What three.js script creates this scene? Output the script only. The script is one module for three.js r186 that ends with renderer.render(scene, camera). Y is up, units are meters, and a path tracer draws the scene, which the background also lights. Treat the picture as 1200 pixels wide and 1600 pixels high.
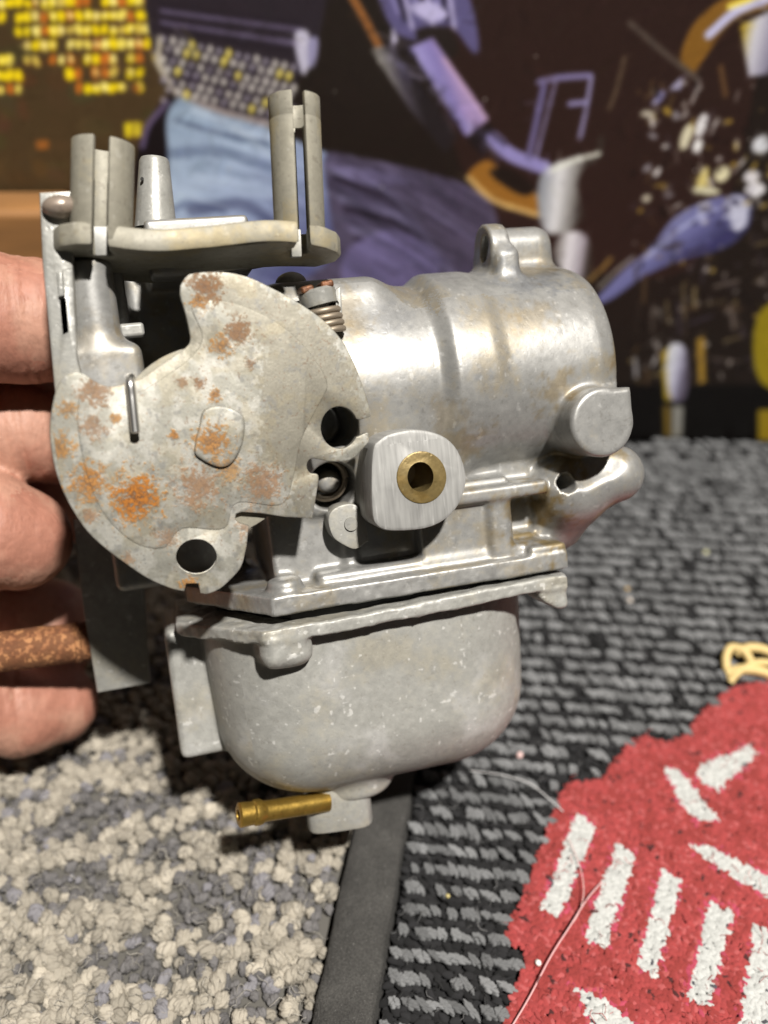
import * as THREE from 'three';
import { mergeGeometries, mergeVertices, toCreasedNormals } from 'three/addons/utils/BufferGeometryUtils.js';
import { RoundedBoxGeometry } from 'three/addons/geometries/RoundedBoxGeometry.js';

// ---------------------------------------------------------------- camera, light, exposure
const scene = new THREE.Scene();
const PITCH = THREE.MathUtils.degToRad(40), CAM_H = 0.2035, FPX = 1386;   // FPX: focal length in units of the 1200 x 1600 picture
const camera = new THREE.PerspectiveCamera(2 * Math.atan(800 / FPX) * 180 / Math.PI, 0.75, 0.01, 20);
camera.position.set(0, CAM_H, 0);
camera.rotation.set(-PITCH, 0, 0);
camera.focus = 0.174; camera.userData.fStop = 7.5;
camera.updateMatrixWorld(true);
const renderer = new THREE.WebGLRenderer({ antialias: true });
renderer.toneMapping = THREE.LinearToneMapping;
renderer.toneMappingExposure = 1.0;
renderer.shadowMap.enabled = true;
scene.background = new THREE.Color().setRGB(0.020, 0.0185, 0.017);          // dim evenly lit room
const LAMP = new THREE.Vector3(0.40, 1.54, 0.42);
const lampLight = new THREE.PointLight(new THREE.Color().setRGB(1, 0.95, 0.885), 18.2, 0, 2);
lampLight.position.copy(LAMP); lampLight.castShadow = true; lampLight.shadow.radius = 2.0;
scene.add(lampLight);

// ---------------------------------------------------------------- helpers
const MM = 0.001;
let seed = 7;
const rnd = () => { seed = (seed * 1664525 + 1013904223) >>> 0; return seed / 4294967296; };
const rr = (a, b) => a + (b - a) * rnd();
const hyp = (a, b, c = 0) => Math.sqrt(a * a + b * b + c * c);
const clamp = THREE.MathUtils.clamp, lerp = THREE.MathUtils.lerp, sstep = THREE.MathUtils.smoothstep;
const lin = (r, g, b) => new THREE.Color().setRGB(r, g, b);
// value noise, optionally periodic
function hash3(x, y, z) { let h = Math.imul(x, 374761393) + Math.imul(y, 668265263) + Math.imul(z, 2147483647 ^ 0x5bd1e995); h = Math.imul(h ^ (h >>> 13), 1274126177); return ((h ^ (h >>> 16)) >>> 0) / 4294967296; }
const PT = new Float32Array(65536), PI_ = new Uint16Array(65536); for (let i = 0; i < 65536; i++) { PT[i] = hash3(i, i >> 3, 5); PI_[i] = Math.floor(hash3(i, 77, 3) * 65536); }
function vnoise(x, y, z = 0, per = 0) {
  const xi = Math.floor(x), yi = Math.floor(y), zi = Math.floor(z), fx = x - xi, fy = y - yi, fz = z - zi;
  const u = fx * fx * (3 - 2 * fx), v = fy * fy * (3 - 2 * fy);
  let x0 = xi, x1 = xi + 1, y0 = yi, y1 = yi + 1;
  if (per) { x0 = ((x0 % per) + per) % per; x1 = x0 + 1 === per ? 0 : x0 + 1; y0 = ((y0 % per) + per) % per; y1 = y0 + 1 === per ? 0 : y0 + 1; }
  const zs = PI_[(zi * 7919) & 65535], r0 = PI_[(y0 * 3571 + zs) & 65535], r1 = PI_[(y1 * 3571 + zs) & 65535];
  const a0 = PT[(x0 * 1297 + r0) & 65535], b0 = PT[(x1 * 1297 + r0) & 65535], c0 = PT[(x0 * 1297 + r1) & 65535], d0 = PT[(x1 * 1297 + r1) & 65535];
  const e0 = a0 + (b0 - a0) * u, f0 = c0 + (d0 - c0) * u, A = e0 + (f0 - e0) * v;
  if (fz === 0) return A;
  const w = fz * fz * (3 - 2 * fz), zt = PI_[((zi + 1) * 7919) & 65535], s0 = PI_[(y0 * 3571 + zt) & 65535], s1 = PI_[(y1 * 3571 + zt) & 65535];
  const a1 = PT[(x0 * 1297 + s0) & 65535], b1 = PT[(x1 * 1297 + s0) & 65535], c1 = PT[(x0 * 1297 + s1) & 65535], d1 = PT[(x1 * 1297 + s1) & 65535];
  const e1 = a1 + (b1 - a1) * u, f1 = c1 + (d1 - c1) * u, Q = e1 + (f1 - e1) * v;
  return A + (Q - A) * w;
}
function fbm(x, y, z = 0, oct = 4, per = 0) { let s = 0, a = 0.5, n = 0; for (let i = 0; i < oct; i++) { s += a * vnoise(x, y, z + i * 17, per); n += a; x *= 2; y *= 2; per *= 2; a *= 0.5; } return s / n; }
function dataTex(n, fn, srgb, repeat = true) {
  const d = new Uint8Array(n * n * 4);
  for (let j = 0; j < n; j++) for (let i = 0; i < n; i++) { const c = fn(i / n, j / n), k = (j * n + i) * 4; for (let q = 0; q < 3; q++) d[k + q] = clamp(Math.round((Array.isArray(c) ? c[q] : c) * 255), 0, 255); d[k + 3] = 255; }
  const t = new THREE.DataTexture(d, n, n, THREE.RGBAFormat);
  t.magFilter = THREE.LinearFilter; t.minFilter = THREE.LinearFilter; if (repeat) t.wrapS = t.wrapT = THREE.RepeatWrapping;
  if (srgb) t.colorSpace = THREE.SRGBColorSpace;
  t.needsUpdate = true; return t;
}
const mix3 = (a, b, t) => [a[0] + (b[0] - a[0]) * t, a[1] + (b[1] - a[1]) * t, a[2] + (b[2] - a[2]) * t];

// carburetor's own axes (mm): x along the bore, y up, z out of the throttle side
const PIV = (() => { const D = 166; return new THREE.Vector3((560 - 600) / FPX * D, -(700 - 800) / FPX * D, -D).multiplyScalar(MM); })();
const carbM = new THREE.Matrix4().makeRotationZ(THREE.MathUtils.degToRad(6))
  .multiply(new THREE.Matrix4().makeRotationX(THREE.MathUtils.degToRad(8)))
  .multiply(new THREE.Matrix4().makeRotationY(THREE.MathUtils.degToRad(14))).setPosition(PIV);
carbM.premultiply(camera.matrixWorld);
const carbInv = carbM.clone().invert();
const camL = new THREE.Vector3().setFromMatrixPosition(camera.matrixWorld).applyMatrix4(carbInv).multiplyScalar(1000);
const rayW = (px, py) => new THREE.Vector3((px - 600) / FPX, -(py - 800) / FPX, -1).transformDirection(camera.matrixWorld);
// measured point of the photograph -> position on the carburetor's plane z (mm)
function L(px, py, z) { const d = rayW(px, py).transformDirection(carbInv); const t = (z - camL.z) / d.z; return new THREE.Vector3(camL.x + d.x * t, camL.y + d.y * t, z); }
// measured point -> floor (m) / wall (m)
function onFloor(px, py, y = 0) { const d = rayW(px, py), t = (y - CAM_H) / d.y; return new THREE.Vector3(d.x * t, y, d.z * t); }
function onWall(px, py, z) { const d = rayW(px, py), t = z / d.z; return new THREE.Vector3(d.x * t, CAM_H + d.y * t, z); }
const WALL_Z = onFloor(1000, 684).z;

// box-projected uv in metres
function boxUV(g) {
  if (g.index) g = g.toNonIndexed();
  const p = g.attributes.position, n = p.count, uv = new Float32Array(n * 2);
  const a = new THREE.Vector3(), b = new THREE.Vector3(), c = new THREE.Vector3(), e = new THREE.Vector3();
  for (let i = 0; i < n; i += 3) {
    a.fromBufferAttribute(p, i); b.fromBufferAttribute(p, i + 1); c.fromBufferAttribute(p, i + 2);
    e.subVectors(b, a).cross(c.clone().sub(a));
    const x = Math.abs(e.x), y = Math.abs(e.y), z = Math.abs(e.z);
    for (let k = 0; k < 3; k++) {
      const X = p.getX(i + k), Y = p.getY(i + k), Z = p.getZ(i + k);
      const [u, v] = z >= x && z >= y ? [X, Y] : y >= x ? [X + 0.013, Z + 0.029] : [Z + 0.041, Y + 0.007];
      uv[(i + k) * 2] = u; uv[(i + k) * 2 + 1] = v;
    }
  }
  g.setAttribute('uv', new THREE.BufferAttribute(uv, 2));
  return g;
}
const clean = (g) => { for (const k of Object.keys(g.attributes)) if (!['position', 'normal', 'uv'].includes(k)) g.deleteAttribute(k); return g; };
const taken = {};
const numbered = (n) => { taken[n] = (taken[n] ?? -1) + 1; return taken[n] ? n + '_' + String(taken[n]).padStart(3, '0') : n; };
function tag(o, label, category, group, kind) { o.userData = {}; if (label) o.userData.label = label; if (category) o.userData.category = category; if (group) o.userData.group = group; if (kind) o.userData.kind = kind; return o; }
// geometry in mm -> named mesh under parent
function part(name, geo, mat, parent, { mm = true, box = true } = {}) {
  let g = Array.isArray(geo) ? mergeGeometries(geo.map((q) => clean(q.index ? q.toNonIndexed() : q))) : geo;
  if (mm) g.scale(MM, MM, MM);
  if (box) g = boxUV(g);
  const m = new THREE.Mesh(g, mat); m.name = parent === scene ? numbered(name) : name; m.castShadow = m.receiveShadow = true; parent.add(m); return m;
}
function thing(name, label, category, group) { const o = new THREE.Group(); o.name = numbered(name); tag(o, label, category, group); scene.add(o); return o; }

// extrusion of an outline (picture points measured on plane z = zf), going back by depth
const V2 = (p) => new THREE.Vector2(p.x, p.y);
function outline(pts, zf, spline) {
  let v = pts.map(([x, y]) => V2(L(x, y, zf)));
  if (spline) { const c = new THREE.CatmullRomCurve3(v.map((q) => new THREE.Vector3(q.x, q.y, 0)), true, 'catmullrom', 0.5); v = c.getPoints(spline).slice(0, -1).map(V2); }
  return v;
}
const ell = (cx, cy, rx, ry, n = 36, a0 = 0, a1 = Math.PI * 2) => Array.from({ length: n }, (_, i) => { const a = a0 + (a1 - a0) * i / (a1 - a0 > 6.28 ? n : n - 1); return [cx + rx * Math.cos(a), cy + ry * Math.sin(a)]; });
function extrudeV(v, zf, depth, bevel = 0.25, holes = [], seg = 2, crease = 0.6) {
  const s = new THREE.Shape(v); for (const h of holes) s.holes.push(new THREE.Path(h));
  const g = new THREE.ExtrudeGeometry(s, { depth: depth - 2 * bevel, bevelEnabled: bevel > 0, bevelSize: bevel, bevelThickness: bevel, bevelOffset: -bevel, bevelSegments: seg, steps: 1, curveSegments: 8 });
  g.translate(0, 0, zf - depth + bevel);
  return toCreasedNormals(clean(g), crease);
}
const ext = (pts, zf, depth, bevel, holes = [], spline = 0) => extrudeV(outline(pts, zf, spline), zf, depth, bevel, holes.map((h) => outline(h, zf)));
// extrusion of a plan (x, z) polygon from y0 up to y1
function extPlan(pts, y0, y1, bevel = 0.3, holes = []) {
  const g = extrudeV(pts.map(([x, z]) => new THREE.Vector2(x, -z)), y1 - y0, y1 - y0, bevel, holes.map((h) => h.map(([x, z]) => new THREE.Vector2(x, -z))));
  g.rotateX(-Math.PI / 2); g.translate(0, y0, 0); return g;
}
function tube(pts, r, seg = 40, rad = 10, closed = false) { return new THREE.TubeGeometry(new THREE.CatmullRomCurve3(pts.map((p) => (p.isVector3 ? p : new THREE.Vector3(...p)))), seg, r, rad, closed); }
// lathe turned so that its axis runs from a to b; profile: [distance along, radius]
function latheTo(a, b, prof, n = 40) {
  const g = new THREE.LatheGeometry(prof.map(([t, r]) => new THREE.Vector2(r, t)), n);
  const d = b.clone().sub(a).normalize();
  g.applyQuaternion(new THREE.Quaternion().setFromUnitVectors(new THREE.Vector3(0, 1, 0), d)); g.translate(a.x, a.y, a.z);
  return toCreasedNormals(clean(g.toNonIndexed()), 0.6);
}

// ---------------------------------------------------------------- signed distances and their mesh (surface nets)
const smin = (a, b, k) => { const h = Math.max(k - Math.abs(a - b), 0) / k; return Math.min(a, b) - h * h * k * 0.25; };
const smax = (a, b, k) => -smin(-a, -b, k);
const sbox = (x, y, z, x0, x1, y0, y1, z0, z1, r = 0) => {
  const qx = Math.abs(x - (x0 + x1) / 2) - (x1 - x0) / 2 + r, qy = Math.abs(y - (y0 + y1) / 2) - (y1 - y0) / 2 + r, qz = Math.abs(z - (z0 + z1) / 2) - (z1 - z0) / 2 + r;
  return hyp(Math.max(qx, 0), Math.max(qy, 0), Math.max(qz, 0)) + Math.min(Math.max(qx, qy, qz), 0) - r;
};
const scap = (x, y, z, a, b, ra, rb) => {
  const bx = b[0] - a[0], by = b[1] - a[1], bz = b[2] - a[2], px = x - a[0], py = y - a[1], pz = z - a[2];
  const h = clamp((px * bx + py * by + pz * bz) / (bx * bx + by * by + bz * bz), 0, 1);
  return hyp(px - bx * h, py - by * h, pz - bz * h) - (ra + (rb - ra) * h);
};
const cylAlong = (u, v, w, r, w0, w1, e = 0.4) => smax(hyp(u, v) - r, Math.abs(w - (w0 + w1) / 2) - (w1 - w0) / 2, e * 2);
function sdfMesh(f, lo, hi, cell) {
  const n = lo.map((l, i) => Math.ceil((hi[i] - l) / cell) + 1), [nx, ny, nz] = n, F = new Float32Array(nx * ny * nz);
  const B = 6, far = B * cell * 0.87 * 1.25 + 1.0;                                  // blocks of points that are far from the surface are not sampled
  for (let k0 = 0; k0 < nz; k0 += B) for (let j0 = 0; j0 < ny; j0 += B) for (let i0 = 0; i0 < nx; i0 += B) {
    const h = (B - 1) / 2, m = f(lo[0] + (i0 + h) * cell, lo[1] + (j0 + h) * cell, lo[2] + (k0 + h) * cell), skip = Math.abs(m) > far;
    for (let k = k0; k < Math.min(k0 + B, nz); k++) for (let j = j0; j < Math.min(j0 + B, ny); j++) for (let i = i0; i < Math.min(i0 + B, nx); i++) F[(k * ny + j) * nx + i] = skip ? m : f(lo[0] + i * cell, lo[1] + j * cell, lo[2] + k * cell);
  }
  const id = new Int32Array(nx * ny * nz).fill(-1), pos = [], idx = [], off = [0, 1, nx, nx + 1, nx * ny, nx * ny + 1, nx * ny + nx, nx * ny + nx + 1];
  const E = [[0, 1], [2, 3], [4, 5], [6, 7], [0, 2], [1, 3], [4, 6], [5, 7], [0, 4], [1, 5], [2, 6], [3, 7]];
  for (let k = 0; k < nz - 1; k++) for (let j = 0; j < ny - 1; j++) for (let i = 0; i < nx - 1; i++) {
    const q = (k * ny + j) * nx + i; let neg = 0;
    for (let c = 0; c < 8; c++) if (F[q + off[c]] < 0) neg++;
    if (neg === 0 || neg === 8) continue;
    let sx = 0, sy = 0, sz = 0, m = 0;
    for (const [a, b] of E) { const fa = F[q + off[a]], fb = F[q + off[b]]; if ((fa < 0) === (fb < 0)) continue; const t = fa / (fa - fb); sx += lerp(a & 1, b & 1, t); sy += lerp((a >> 1) & 1, (b >> 1) & 1, t); sz += lerp((a >> 2) & 1, (b >> 2) & 1, t); m++; }
    id[q] = pos.length / 3; pos.push(lo[0] + (i + sx / m) * cell, lo[1] + (j + sy / m) * cell, lo[2] + (k + sz / m) * cell);
  }
  const st = [1, nx, nx * ny];
  for (let k = 1; k < nz - 1; k++) for (let j = 1; j < ny - 1; j++) for (let i = 1; i < nx - 1; i++) {
    const q = (k * ny + j) * nx + i, ins = F[q] < 0;
    for (let a = 0; a < 3; a++) {
      const other = F[q + st[a]] < 0; if (ins === other) continue;
      const u = st[(a + 1) % 3], v = st[(a + 2) % 3], A = id[q - u - v], B = id[q - v], C = id[q], D = id[q - u];
      if (A < 0 || B < 0 || C < 0 || D < 0) continue;
      if (ins) idx.push(A, B, C, A, C, D); else idx.push(A, C, B, A, D, C);
    }
  }
  const g = new THREE.BufferGeometry(), P = new Float32Array(pos), N = new Float32Array(pos.length), h = cell * 0.45;
  for (let i = 0; i < P.length; i += 3) {
    const x = P[i], y = P[i + 1], z = P[i + 2];
    const gx = f(x + h, y, z) - f(x - h, y, z), gy = f(x, y + h, z) - f(x, y - h, z), gz = f(x, y, z + h) - f(x, y, z - h), l = hyp(gx, gy, gz) || 1;
    N[i] = gx / l; N[i + 1] = gy / l; N[i + 2] = gz / l;
  }
  g.setAttribute('position', new THREE.BufferAttribute(P, 3)); g.setAttribute('normal', new THREE.BufferAttribute(N, 3)); g.setIndex(idx);
  return g;
}

// ---------------------------------------------------------------- materials
// cast aluminium: grey with pale oxide bloom, tan stains and dark specks; one tile is 64 mm
function castMaps(key, base, tan, oxide, stain, speck, bloom) {
  const o = key * 31;
  const color = dataTex(768, (u, v) => {
    const big = fbm(u * 5 + o, v * 5, 1 + o, 5, 0), fine = fbm(u * 60, v * 60, 3 + o, 3, 60), grain = vnoise(u * 340, v * 340, 9, 340);
    let c = mix3(base, oxide, sstep(fbm(u * 8, v * 8, 5 + o, 5, 8), 0.54, 0.8) * bloom * 0.6);
    c = mix3(c, tan, sstep(fbm(u * 6, v * 6, 11 + o, 5, 6) * 0.8 + fine * 0.2, 0.5, 0.74) * stain);
    c = mix3(c, [0.36, 0.33, 0.29], sstep(fbm(u * 70, v * 70, 21 + o, 3, 70), 0.70, 0.82) * speck);
    c = mix3(c, [0.93, 0.93, 0.92], sstep(fbm(u * 48, v * 48, 27 + o, 3, 48), 0.73, 0.84) * bloom * 0.45);
    const s = 0.93 + 0.07 * (fine * 2 - 1) + (grain - 0.5) * 0.035 + (big - 0.5) * 0.05;
    return [c[0] * s, c[1] * s, c[2] * s];
  }, true);
  const rough = dataTex(512, (u, v) => [1, 0.40 + 0.22 * fbm(u * 7, v * 7, 33 + o, 5, 7) + 0.14 * fbm(u * 50, v * 50, 35, 2, 50), 1], false);
  const bump = dataTex(768, (u, v) => 0.55 * fbm(u * 120, v * 120, 41, 3, 120) + 0.25 * fbm(u * 20, v * 20, 43, 4, 20) - 0.5 * sstep(fbm(u * 70, v * 70, 47 + o, 2, 70), 0.72, 0.85) + 0.2, false);
  for (const t of [color, rough, bump]) t.repeat.set(1 / 0.064, 1 / 0.064);
  return { map: color, roughnessMap: rough, bumpMap: bump };
}
const castA = castMaps(1, [0.665, 0.665, 0.655], [0.62, 0.555, 0.43], [0.79, 0.79, 0.78], 0.5, 0.12, 0.7);
const M = {};
M.body = new THREE.MeshStandardMaterial({ ...castA, color: lin(0.88, 0.88, 0.88), metalness: 0.46, roughness: 0.74, bumpScale: 0.00002, vertexColors: true });
const castB = castMaps(2, [0.63, 0.63, 0.61], [0.60, 0.56, 0.46], [0.76, 0.76, 0.755], 0.3, 0.12, 1.0);
M.bowl = new THREE.MeshStandardMaterial({ ...castB, metalness: 0.15, roughness: 0.85, bumpScale: 0.00004 });
M.machined = new THREE.MeshStandardMaterial({ ...castB, color: lin(1.0, 1.0, 1.0), metalness: 0.30, roughness: 0.68, bumpScale: 0.00005 });
const plated = castMaps(3, [0.585, 0.57, 0.515], [0.60, 0.53, 0.36], [0.64, 0.63, 0.59], 0.5, 0.25, 0.3);
M.plated = new THREE.MeshStandardMaterial({ ...plated, color: lin(1, 1, 1), metalness: 0.22, roughness: 1.0, bumpScale: 0.00002 });
const rustTex = dataTex(512, (u, v) => {
  const a = fbm(u * 9, v * 9, 2, 5, 9), b = fbm(u * 40, v * 40, 5, 3, 40);
  let c = mix3([0.52, 0.34, 0.22], [0.66, 0.47, 0.31], sstep(a, 0.35, 0.65)); c = mix3(c, [0.62, 0.50, 0.38], sstep(b, 0.58, 0.8) * 0.35); c = mix3(c, [0.36, 0.22, 0.13], sstep(b, 0.42, 0.28) * 0.7);
  return c;
}, true); rustTex.repeat.set(1 / 0.03, 1 / 0.03);
const rustBump = dataTex(512, (u, v) => fbm(u * 50, v * 50, 15, 4, 50), false); rustBump.repeat.set(1 / 0.03, 1 / 0.03);
M.rust = new THREE.MeshStandardMaterial({ map: rustTex, bumpMap: rustBump, bumpScale: 0.0002, roughness: 0.85, metalness: 0.1 });
M.boltEnd = new THREE.MeshStandardMaterial({ ...castB, color: lin(0.95, 0.78, 0.70), roughness: 0.6, metalness: 0.3, bumpScale: 0.0001 });
M.darkScrew = new THREE.MeshStandardMaterial({ map: rustTex, color: lin(0.75, 0.75, 0.78), bumpMap: rustBump, bumpScale: 0.0001, roughness: 0.55, metalness: 0.4 });
M.brass = new THREE.MeshStandardMaterial({ ...plated, color: lin(1.6, 1.1, 0.3), roughness: 0.62, metalness: 0.85, bumpScale: 0.00004 });
// filed face: grey with upright tool marks
const filed = dataTex(768, (u, v) => { const a = vnoise(u * 150, v * 14, 3, 0), b = vnoise(u * 60, v * 7, 9, 0), d = fbm(u * 7, v * 7, 13, 4, 7), s = 0.56 + 0.06 * a + 0.06 * b + 0.12 * (d - 0.5); const w = sstep(vnoise(u * 110, v * 10, 31), 0.8, 0.95) * 0.08; return [s + w, s + w, s * 0.985 + w]; }, true);
const filedBump = dataTex(768, (u, v) => 0.6 * vnoise(u * 150, v * 14, 3, 0) + 0.4 * vnoise(u * 60, v * 7, 9, 0), false);
for (const t of [filed, filedBump]) t.repeat.set(1 / 0.04, 1 / 0.04);
M.filed = new THREE.MeshStandardMaterial({ map: filed, bumpMap: filedBump, color: lin(0.84, 0.84, 0.84), bumpScale: 0.00003, roughness: 0.55, metalness: 0.3 });
M.brassOld = new THREE.MeshStandardMaterial({ ...plated, color: lin(0.80, 0.62, 0.30), roughness: 0.7, metalness: 0.5, bumpScale: 0.00006 });
M.bright = new THREE.MeshStandardMaterial({ color: lin(0.72, 0.72, 0.70), roughness: 0.28, metalness: 0.95 });
M.gasket = new THREE.MeshStandardMaterial({ color: lin(0.02, 0.02, 0.02), roughness: 0.9 });
M.spring = new THREE.MeshStandardMaterial({ color: lin(0.30, 0.25, 0.19), roughness: 0.5, metalness: 0.6 });

console.log('materials', performance.now() | 0);
// ---------------------------------------------------------------- floor, mat, carpet, wall
const subfloor = part('floor', new THREE.BoxGeometry(1.4, 0.02, 1.2), new THREE.MeshStandardMaterial({ color: lin(0.03, 0.028, 0.026), roughness: 0.95 }), scene, { mm: false });
subfloor.position.set(0, -0.0175, WALL_Z + 0.6); tag(subfloor, null, null, null, 'structure');
const wallMesh = part('wall', new THREE.BoxGeometry(1.4, 0.7, 0.02), new THREE.MeshStandardMaterial({ color: lin(0.10, 0.07, 0.045), roughness: 0.9 }), scene, { mm: false });
wallMesh.position.set(0, 0.33, WALL_Z - 0.0125); tag(wallMesh, null, null, null, 'structure');

// border strip between carpet and mat: two edges measured on the floor
const sA = onFloor(545, 1300), sB = onFloor(487, 1600), sC = onFloor(640, 1285), sD = onFloor(590, 1600);
const sDir = sD.clone().sub(sC).normalize(), sN = new THREE.Vector3(-sDir.z, 0, sDir.x);       // sN points to the left (carpet side) or right; fixed below
if (sN.x > 0) sN.negate();
const stripW = (sA.clone().sub(sC).dot(sN) + sB.clone().sub(sD).dot(sN)) / 2;
const across = (x, z) => (x - sC.x) * sN.x + (z - sC.z) * sN.z;                                // > stripW: carpet, < 0: mat
const along = (x, z) => (x - sC.x) * sDir.x + (z - sC.z) * sDir.z;

const fuzzBump = dataTex(512, (u, v) => 0.6 * fbm(u * 90, v * 90, 3, 3, 90) + 0.4 * vnoise(u * 230, v * 230, 7, 230), false);
{
  const fz = fuzzBump.clone(); fz.repeat.set(1 / 0.03, 1 / 0.03); fz.needsUpdate = true;
  const col = dataTex(512, (u, v) => { const a = fbm(u * 120, v * 120, 71, 3, 120), b = fbm(u * 6, v * 6, 73, 4, 6); const s = 0.13 + 0.14 * a + 0.09 * b; const w = sstep(vnoise(u * 200, v * 200, 77, 200), 0.93, 0.99) * 0.35; return [s + w, s * 0.985 + w, s * 0.95 + w]; }, true); col.repeat.set(1 / 0.03, 1 / 0.03);
  const n0 = 24; // rolled cloth binding: a low flattened hump
  const g = new THREE.PlaneGeometry(1, 1, n0, 300), p = g.attributes.position;
  for (let i = 0; i < p.count; i++) {
    const s = p.getX(i) + 0.5, t = p.getY(i) + 0.5, w = stripW * s + 0.0006 * (fbm(t * 60, s * 2, 4, 2) - 0.5), l = lerp(-0.30, 0.16, t);
    const y = 0.0005 + 0.0032 * Math.pow(Math.max(0, 1 - Math.pow(Math.abs(s * 2 - 1), 3.2)), 0.6) - (s === 0 || s === 1 ? 0.006 : 0) + 0.0003 * (fbm(s * 8, t * 120, 9, 2) - 0.5);
    p.setXYZ(i, sC.x + sN.x * w + sDir.x * l, y, sC.z + sN.z * w + sDir.z * l);
  }
  g.computeVertexNormals();
  const strip = part('edging_strip', g, new THREE.MeshStandardMaterial({ map: col, bumpMap: fz, bumpScale: 0.0004, roughness: 0.98, side: THREE.DoubleSide }), scene, { mm: false });
  tag(strip, 'flat grey cloth edging strip between loop carpet and dark mat', 'edging');
}
// yarn blob shared by carpet and mat
function yarnBlob(detail, lob, amp, seedK, twist = 0) {   // a short length of plied yarn: helical grooves over an uneven body
  const g = new THREE.IcosahedronGeometry(1, detail), p = g.attributes.position;
  for (let i = 0; i < p.count; i++) {
    const x = p.getX(i), y = p.getY(i), z = p.getZ(i), a = Math.atan2(z, y);
    let s = 1 + amp * (fbm(x * lob + 9 + seedK, y * lob + 3, z * lob + 5.3, 3) - 0.5) * 2;
    if (twist) { const e = Math.sqrt(Math.max(0, 1 - x * x)); s *= 1 - twist * e * Math.pow(Math.abs(Math.sin(a * 1.5 + x * 3.2 + seedK)), 6) + 0.045 * e * Math.sin(a * 11 + x * 9) + 0.10 * (fbm(x * 7, y * 7, z * 7 + 3.3, 2) - 0.5); }
    p.setXYZ(i, x * s, y * s, z * s);
  }
  const q = mergeVertices(clean(g).deleteAttribute('normal').deleteAttribute('uv'), 1e-4); q.computeVertexNormals();
  return q;
}
const M_yarn = new THREE.MeshStandardMaterial({ color: 0xffffff, roughness: 1.0 });
function scatter(name, geo, list, mat, label, category, parent = scene) {
  const im = new THREE.InstancedMesh(geo, mat, list.length), m = new THREE.Matrix4(), q = new THREE.Quaternion();
  list.forEach((b, i) => { q.setFromEuler(new THREE.Euler(...b.r, 'YXZ')); m.compose(b.p, q, b.s); im.setMatrixAt(i, m); im.setColorAt(i, b.c); });
  im.name = parent === scene ? numbered(name) : name; im.castShadow = im.receiveShadow = true; tag(im, label, category, null, 'stuff'); parent.add(im); return im;
}
const inWorld = (x, z, zNear) => z > WALL_Z + 0.002 && z < zNear && x > -0.30 && x < 0.30;
{ // loop pile carpet on the left
  const list = [], list2 = [], step = 0.0027;
  for (let a = stripW + 0.0012; a < 0.34; a += step * 0.86) for (let b = -0.34; b < 0.17; b += step) {
    const a1 = a + rr(-1, 1) * step * 0.38, b1 = b + rr(-1, 1) * step * 0.45, x = sC.x + sN.x * a1 + sDir.x * b1, z = sC.z + sN.z * a1 + sDir.z * b1;
    if (!inWorld(x, z, 0.03) || a1 < stripW + 0.0006) continue;
    const n = fbm(x * 70 + 40, z * 150 + 20, 3, 3), grey = sstep(n + rr(-0.09, 0.09), 0.54, 0.62), big = 1 - 0.30 * grey;
    const k = rr(0.7, 1.15), r = step * rr(0.42, 0.82) * big;
    const c = grey > 0.5 ? lin(0.135 * k, 0.13 * k, 0.13 * k) : lin(0.345 * k, 0.315 * k, 0.26 * k);
    if (grey <= 0.5 && rnd() < 0.10) c.multiplyScalar(1.2);
    if (rnd() < 0.07) c.setRGB(0.20, 0.195, 0.21);
    list.push({ p: new THREE.Vector3(x, -0.0012 + r * 0.35 + rr(-0.0006, 0.0010), z), r: [rr(-0.5, 0.5), rr(0, 6.28), rr(-0.5, 0.5)], s: new THREE.Vector3(r * rr(0.85, 1.4), r * rr(0.8, 1.3), r * rr(0.8, 1.1)), c });
  }
  scatter('carpet_loops', yarnBlob(9, 1.7, 0.34, 1, 0.22), list, M_yarn, 'beige and slate grey looped wool carpet pile left of edging strip', 'carpet');
  const base = part('carpet', new THREE.BoxGeometry(0.36, 0.004, 0.52), new THREE.MeshStandardMaterial({ color: lin(0.10, 0.095, 0.085), roughness: 1 }), scene, { mm: false });
  const cp = sC.clone().addScaledVector(sN, stripW + 0.1805).addScaledVector(sDir, -0.08);
  base.position.set(cp.x, -0.0045, cp.z); base.rotation.y = Math.atan2(sN.z, -sN.x); tag(base, null, null, null, 'structure');
}
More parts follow.
